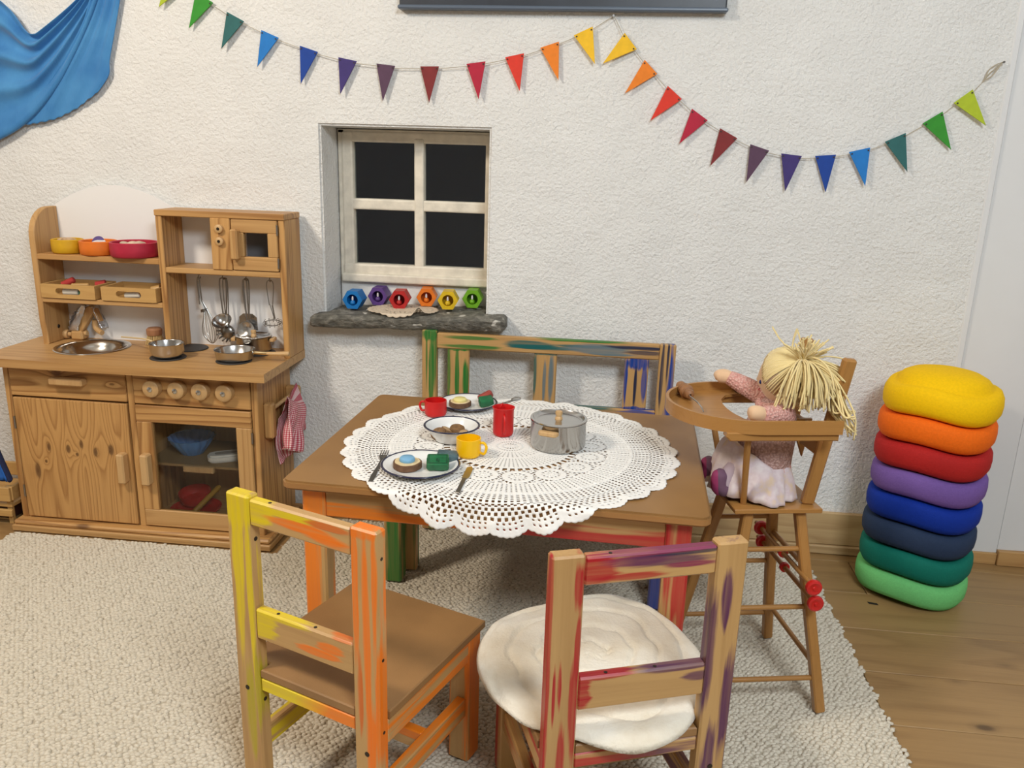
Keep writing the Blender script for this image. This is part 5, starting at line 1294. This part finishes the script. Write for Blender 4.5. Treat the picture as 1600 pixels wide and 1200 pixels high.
# long strands behind, hanging over the tray rail
bm = BM()
for i in range(26):
    a = r_.uniform(-.4, .4); st_ = gath[1]+Vector((-.012+.02*a, .004, -.004))
    ex, ey, ez = -.070-.040*r_.random(), .085+.045*r_.random(), .650+.004*r_.random()
    last = (-.105-.010*r_.random(), .110+.025*r_.random(), .600+.03*r_.random()) if i % 2 else (ex-.01, ey+.01, ez-.001)
    tube(bm, smoothpath([st_, st_+Vector((-.02+.03*a, .026, -.012)), ((st_.x+ex)/2-.012+.02*a, .080+.012*r_.random(), .695+.012*r_.random()), (ex, ey, ez), last], 5), .0018, 5)
dbm('long_strands', bm, 'yarn_cream', angle=180)
# ------------------------------------------------------------------ crocheted tablecloth
CX, CY, RC = -.176, -.668, .343
def ch(jj, ii, q, s):
    nth = 960; h = np.zeros(jj.shape, bool)
    col4 = ii % 4
    # centre rosette
    h |= (q > .030) & (q < .048) & ((s*16) % 1 < .5)
    h |= (q > .070) & (q < .090) & ((s*32) % 1 < .5)
    # fan of ribs
    h |= (q > .11) & (q < .20) & ((s*40) % 1 < .34) & (jj % 3 > 0)
    h |= (q > .215) & (q < .36) & ((s*80) % 1 < .34) & (jj % 3 > 0)
    # eyelet ring
    h |= (q > .375) & (q < .412) & ((s*56) % 1 < .60)
    # rosettes
    n = 16; a = ((s*n) % 1-.5)*2*np.pi/n; x = q*np.cos(a)-.505; y = q*np.sin(a); rr = np.hypot(x, y)
    an = (np.arctan2(y, x)/(2*np.pi)) % 1
    ringz = (q > .415) & (q < .60)
    h |= ringz & (rr > .040) & (rr < .055) & ((an*12) % 1 < .5)
    h |= ringz & (rr > .016) & (rr < .024) & ((an*8) % 1 < .45)
    h |= ringz & (rr > .088) & ((an*22) % 1 < .62) & (rr < .106)
    h |= ringz & (rr > .112) & ((jj+ii//6) % 4 < 2) & (ii % 12 < 7)
    # columns of the outer net
    z1 = (q > .615) & (q < .735); h |= z1 & (ii % 6 < 2) & (jj % 3 > 0)
    z2 = (q > .755) & (q < .86); h |= z2 & (ii % 6 < 3) & (jj % 3 > 0)
    z3 = (q > .865) & (q < .935); h |= z3 & (((ii+(jj//3)*3) % 6) < 3) & (jj % 3 > 0)
    # scalloped fans
    f = (q > .94) & (q < .985); h |= f & (ii % 5 < 2) & (jj % 3 == 1) & (np.abs(((s*32) % 1)-.5) < .40)
    return h
def czf(V):
    x, y = V[..., 0], V[..., 1]
    c, s = math.cos(TA), math.sin(TA)
    gx, gy = x+CX+.1721, y+CY+.6492
    u, v = c*gx+s*gy, -s*gx+c*gy
    th = np.arctan2(y, x); q = np.hypot(x, y)/RC
    z = ZTAB+.0016+.0006*np.sin(th*40)*(q > .6)+.0012*np.clip(q-.86, 0, 1)/.14*np.sin(th*16+.5)
    e = np.clip(-TD/2-.002-v, 0, 1); rb = .010
    arc = np.minimum(e, rb*PI/2); rest = np.maximum(0, e-rb*PI/2)
    dv = rb*np.sin(arc/rb); dzz = rb*(1-np.cos(arc/rb))
    fold = np.clip(rest/.03, 0, 1)*(.004+.0045*np.sin(u*58+.7)+.002*np.sin(u*131))
    v2 = np.where(e > 0, -TD/2-.002-dv-.0015-fold*.9-rest*.15, v); z = np.where(e > 0, ZTAB+.0016-dzz-rest*.96, z)
    V[..., 0] = -.1721+c*u-s*v2-CX; V[..., 1] = -.6492+s*u+c*v2-CY; V[..., 2] = z-ZTAB
    return V
o = lace(960, 138, ch, RC, lambda t: 1+.035*np.abs(np.sin(16*t))+.006*np.abs(np.sin(96*t)), czf, (CX, CY, ZTAB), 'crochet_white', 'crochet_tablecloth')
mo = o.modifiers.new('t', 'SOLIDIFY'); mo.thickness = .0014; mo.offset = 1
tag(o, 'round white crocheted lace tablecloth with scalloped edge on the child table', 'tablecloth')
# ------------------------------------------------------------------ crockery
ZD = ZTAB+.0040
def enamel():
    mat('enamel_white', C(232, 232, 230), .18, coat=.3); mat('enamel_rim', C(24, 28, 62), .2, coat=.3)
enamel()
def plate(x, y, r, label, deep=None):
    P_ = thing('enamel_bowl' if deep else 'enamel_plate', label, 'bowl' if deep else 'plate', (x, y, ZD), 0)
    if deep: pr = [(0, 0), (.034, 0), (.038, .003), (.046, .015), (.052, deep-.006), (r-.001, deep), (r-.0035, deep+.0012), (.050, deep-.005), (.044, .016), (.036, .005), (.033, .003), (0, .003)]
    else: pr = [(0, 0), (r*.62, 0), (r*.70, .002), (r*.86, .008), (r-.001, .0115), (r-.003, .0127), (r*.84, .0095), (r*.70, .0042), (r*.62, .0024), (0, .0022)]
    b = obj('body', lathe(BM(), pr, 64), 'enamel_white', P_, True, angle=60)
    zz = deep+.0004 if deep else .0120
    obj('rim', lathe(BM(), [(r-.0048, zz-.0002), (r-.0042, zz+.0010), (r-.0015, zz+.0012), (r+.0004, zz-.0002), (r-.001, zz-.0014)], 64), 'enamel_rim', P_, True, angle=180)['label'] = 'dark blue rim'
    return P_
plate(-.333, -.838, .0775, 'white enamel plate with navy rim nearest the front edge of the table')
plate(-.313, -.408, .0730, 'white enamel plate with navy rim at the back of the table')
plate(-.306, -.655, .0610, 'white enamel bowl with navy rim in the middle of the table', .033)
mat('mug_red', C(200, 24, 24), .35); mat('mug_yellow', C(244, 190, 6), .35)
def mug(name, x, y, r, h, m, ang, label, flare=0, cat='mug'):
    T_ = thing(name, label, cat, (x, y, ZD), ang)
    obj('body', lathe(BM(), [(0, 0), (r-.004, 0), (r-.001, .003), (r, .008), (r, h-.006), (r+flare, h), (r+flare-.002, h+.0005), (r-.0022, h-.007), (r-.0025, .006), (0, .004)], 44), m, T_, True, angle=55)
    hb_, ht = h*.22, h*.78
    obj('handle', tube(BM(), smoothpath([(r-.002, 0, ht), (r+.008, 0, ht+.001), (r+.0135, 0, (ht+hb_)/2+.003), (r+.009, 0, hb_), (r-.002, 0, hb_+.002)], 6), .0028, 10), m, T_, True)
    return T_
mug('toy_mug', -.254, -.745, .0253, .0385, 'mug_yellow', math.radians(-12), 'yellow toy mug between the bowl and the front plate')
mug('toy_mug', -.376, -.491, .0260, .0365, 'mug_red', math.radians(172), 'short red toy mug beside the back plate')
jg = mug('toy_jug', -.201, -.601, .0228, .0640, 'mug_red', math.radians(-78), 'tall red toy jug left of the steel pot', .0022, 'jug')
obj('spout', prism(BM(), [(-.020, -.006, .056), (-.031, 0, .0655), (-.020, .006, .056), (-.019, .006, .0655), (-.019, -.006, .0655)][:3]+[(-.020, .0, .066)], (.001, 0, 0)), 'mug_red', jg)
pot('cooking_pot', (-.077, -.648, ZD), .0590, .0600, 'large steel toy pot with lid on the tablecloth', math.radians(-106))
# ------------------------------------------------------------------ toy food
wood('slice_pale', 'z', C(226, 204, 160), C(206, 178, 128), amt=.3); mat('bark', C(104, 74, 52), .8, var=.3, vscale=90, bmp=.002, bscale=120)
mat('icing_blue', C(120, 172, 208), .5); mat('icing_lemon', C(226, 214, 140), .5)
def cookie(x, y, z, r, h, topm, label, rt, ht):
    T_ = thing('toy_cake', label, 'toy cake', (x, y, z))
    def wb(t, z_): return (1+.03*math.sin(3*t)+.015*math.sin(7*t+1), 0)
    obj('bark_ring', lathe(BM(), [(0, 0), (r-.002, 0), (r, .002), (r, h-.001), (r-.0025, h-.0002), (0, h-.0004)], 44, (0, 0, 0), None, wb), 'bark', T_, True, angle=40)
    obj('top', lathe(BM(), [(r-.0030, h-.0010), (r-.0035, h+.0008), (0, h+.0010)], 44, (0, 0, 0), None, wb), 'slice_pale', T_, True, angle=40)
    obj('icing', lathe(BM(), [(rt-.001, h+.0008), (rt, h+.003), (rt-.001, h+ht-.002), (rt-.003, h+ht), (0, h+ht)], 36), topm, T_, True, angle=50)
cookie(-.3585, -.842, ZD+.0026, .0280, .0135, 'icing_blue', 'round wooden cake with pale blue icing on the front plate', .0155, .0095)
cookie(-.331, -.417, ZD+.0026, .0270, .0125, 'icing_lemon', 'round wooden cake with pale yellow icing on the back plate', .0170, .0080)
mat('wrap_green', C(20, 98, 58), .35, var=.25, vscale=70, bmp=.002, bscale=60); mat('wrap_grey', C(70, 92, 98), .3, var=.3, vscale=60, bmp=.003, bscale=60); mat('wrap_red', C(150, 62, 54), .35, var=.3, vscale=60, bmp=.003, bscale=60); mat('print_dark', C(8, 38, 26), .4)
def wrapped(name, loc, dims, rot, m, label, printed=False):
    T_ = thing(name, label, 'toy block', loc); T_.rotation_euler = rot
    a, b, c = (d/2 for d in dims)
    obj('wrapper', box(BM(), -a, a, -b, b, 0, 2*c, .0035, 2), m, T_, True, angle=30)
    for s in (-1, 1): obj('folded_end', prism(BM(), [(s*a, -b*.8, c*.5), (s*a, b*.8, c*.5), (s*a, b*.35, c*1.7), (s*a, -b*.35, c*1.7)], (s*.0008, 0, 0)), m, T_)
    if printed:
        for b_ in ((-a*.86, a*.86, -b*.74, -b*.66), (-a*.86, a*.86, b*.66, b*.74), (-a*.86, -a*.80, -b*.7, b*.7), (a*.80, a*.86, -b*.7, b*.7)):
            obj('print_line', box(BM(), b_[0], b_[1], b_[2], b_[3], 2*c, 2*c+.0002, 0), 'print_dark', T_)
        cu = bpy.data.curves.new('lettering', 'FONT'); cu.body = 'EJ'; cu.size = .010; cu.align_x = 'CENTER'; cu.align_y = 'CENTER'; cu.extrude = .0001; ct = bpy.data.objects.new('lettering_curve', cu); COL.objects.link(ct)
        lm_ = bpy.data.meshes.new_from_object(ct.evaluated_get(bpy.context.evaluated_depsgraph_get())); bpy.data.objects.remove(ct); lm_.materials.clear(); lm_.materials.append(MATS['print_dark'])
        to = bpy.data.objects.new('lettering', lm_); COL.objects.link(to); to.parent = T_; to.location = (0, -.003, 2*c+.0002)
wrapped('wrapped_block', (-.299, -.836, ZD+.0095), (.042, .032, .018), (.42, 0, .18), 'wrap_green', 'green printed wooden block in front on the near plate', True)
wrapped('wrapped_block', (-.288, -.798, ZD+.0100), (.040, .026, .014), (.25, .12, .30), 'wrap_grey', 'grey-green wrapped block behind the green one on the near plate')
wrapped('wrapped_block', (-.268, -.408, ZD+.0085), (.034, .026, .018), (.35, -.1, .35), 'wrap_green', 'green wrapped block on the back plate')
wrapped('wrapped_block', (-.270, -.390, ZD+.0180), (.036, .020, .014), (.25, -.45, .35), 'wrap_red', 'red wrapped block behind the green one on the back plate')
mat('nut_brown', C(120, 88, 54), .6, var=.3, vscale=120, bmp=.002, bscale=150); mat('nut_pale', C(176, 142, 96), .6)
for (x, y, z, r, rx, ry, lab) in ((-.332, -.668, .013, .0165, .5, -.3, 'brown cut log piece at the left in the enamel bowl'), (-.318, -.644, .012, .0160, -.2, .4, 'brown log piece behind the left one in the enamel bowl'), (-.297, -.640, .016, .0165, .25, .1, 'upright brown log piece in the middle of the enamel bowl'), (-.280, -.660, .011, .0140, .8, .5, 'brown log piece at the right in the enamel bowl')):
    T_ = thing('log_piece', lab, 'toy food', (x, y, ZD+z), 0, 'log pieces in the enamel bowl'); T_.rotation_euler = (rx, ry, 0)
    obj('bark', lathe(BM(), [(0, -.008), (r*.55, -.0075), (r*.9, -.002), (r, .004), (r*.97, .007), (0, .0072)], 24), 'nut_brown', T_, True, angle=50)
    obj('cut_face', lathe(BM(), [(r*.86, .0070), (r*.84, .0080), (r*.5, .0076), (0, .0078)], 24), 'nut_pale' if ry > .2 else 'nut_brown', T_, True)
# ------------------------------------------------------------------ cutlery
def fork():
    F = thing('toy_fork', 'small steel fork left of the front plate', 'fork', (-.417, -.840, ZD), math.atan2(.161, -.014)-PI/2)
    obj('handle', prism(BM(), [(-.0042, -.080, 0), (.0042, -.080, 0), (.0052, -.050, 0), (.0026, .0, .0), (.0026, .036, 0), (-.0026, .036, 0), (-.0026, 0, 0), (-.0052, -.050, 0)], (0, 0, .0016), .0004), 'steel_dark', F)
    obj('neck', prism(BM(), [(-.0026, .034, 0), (.0026, .034, 0), (.0075, .046, .001), (.0078, .056, .002), (-.0078, .056, .002), (-.0075, .046, .001)], (0, 0, .0015)), 'steel', F)
    for i in range(4):
        x = -.0068+.00453*i; obj('tine', prism(BM(), [(x-.0010, .055, .002), (x+.0010, .055, .002), (x+.0006, .082, .004), (x-.0006, .082, .004)], (0, 0, .0013)), 'steel', F)
fork()
KN = thing('toy_knife', 'small steel knife right of the front plate', 'knife', (-.2405, -.874, ZD), 0)
obj('handle', prism(BM(), [(-.0045, -.068, 0), (.0035, -.070, 0), (.0042, .004, 0), (-.0042, .004, 0)], (0, 0, .0022), .0006), 'steel_dark', KN)
obj('blade', prism(BM(), [(-.0050, .003, .0006), (.0050, .003, .0006), (.0085, .012, .0006), (.0085, .052, .0006), (.004, .066, .0006), (-.0045, .060, .0006)], (0, 0, .0012)), mat('blade_brass', (.50, .40, .20, 1), .35, 1), KN)
SN = thing('toy_spoon', 'small steel spoon at the back of the tablecloth behind the red jug', 'spoon', (-.222, -.355, ZD), math.radians(-35))
obj('handle', prism(BM(), [(-.003, -.045, 0), (.003, -.045, 0), (.0022, .02, .001), (-.0022, .02, .001)], (0, 0, .0014)), 'steel_dark', SN)
obj('bowl', ell(BM(), (0, .034, .0030), .0095, .016, .0026, 18, 8), 'steel', SN, True)
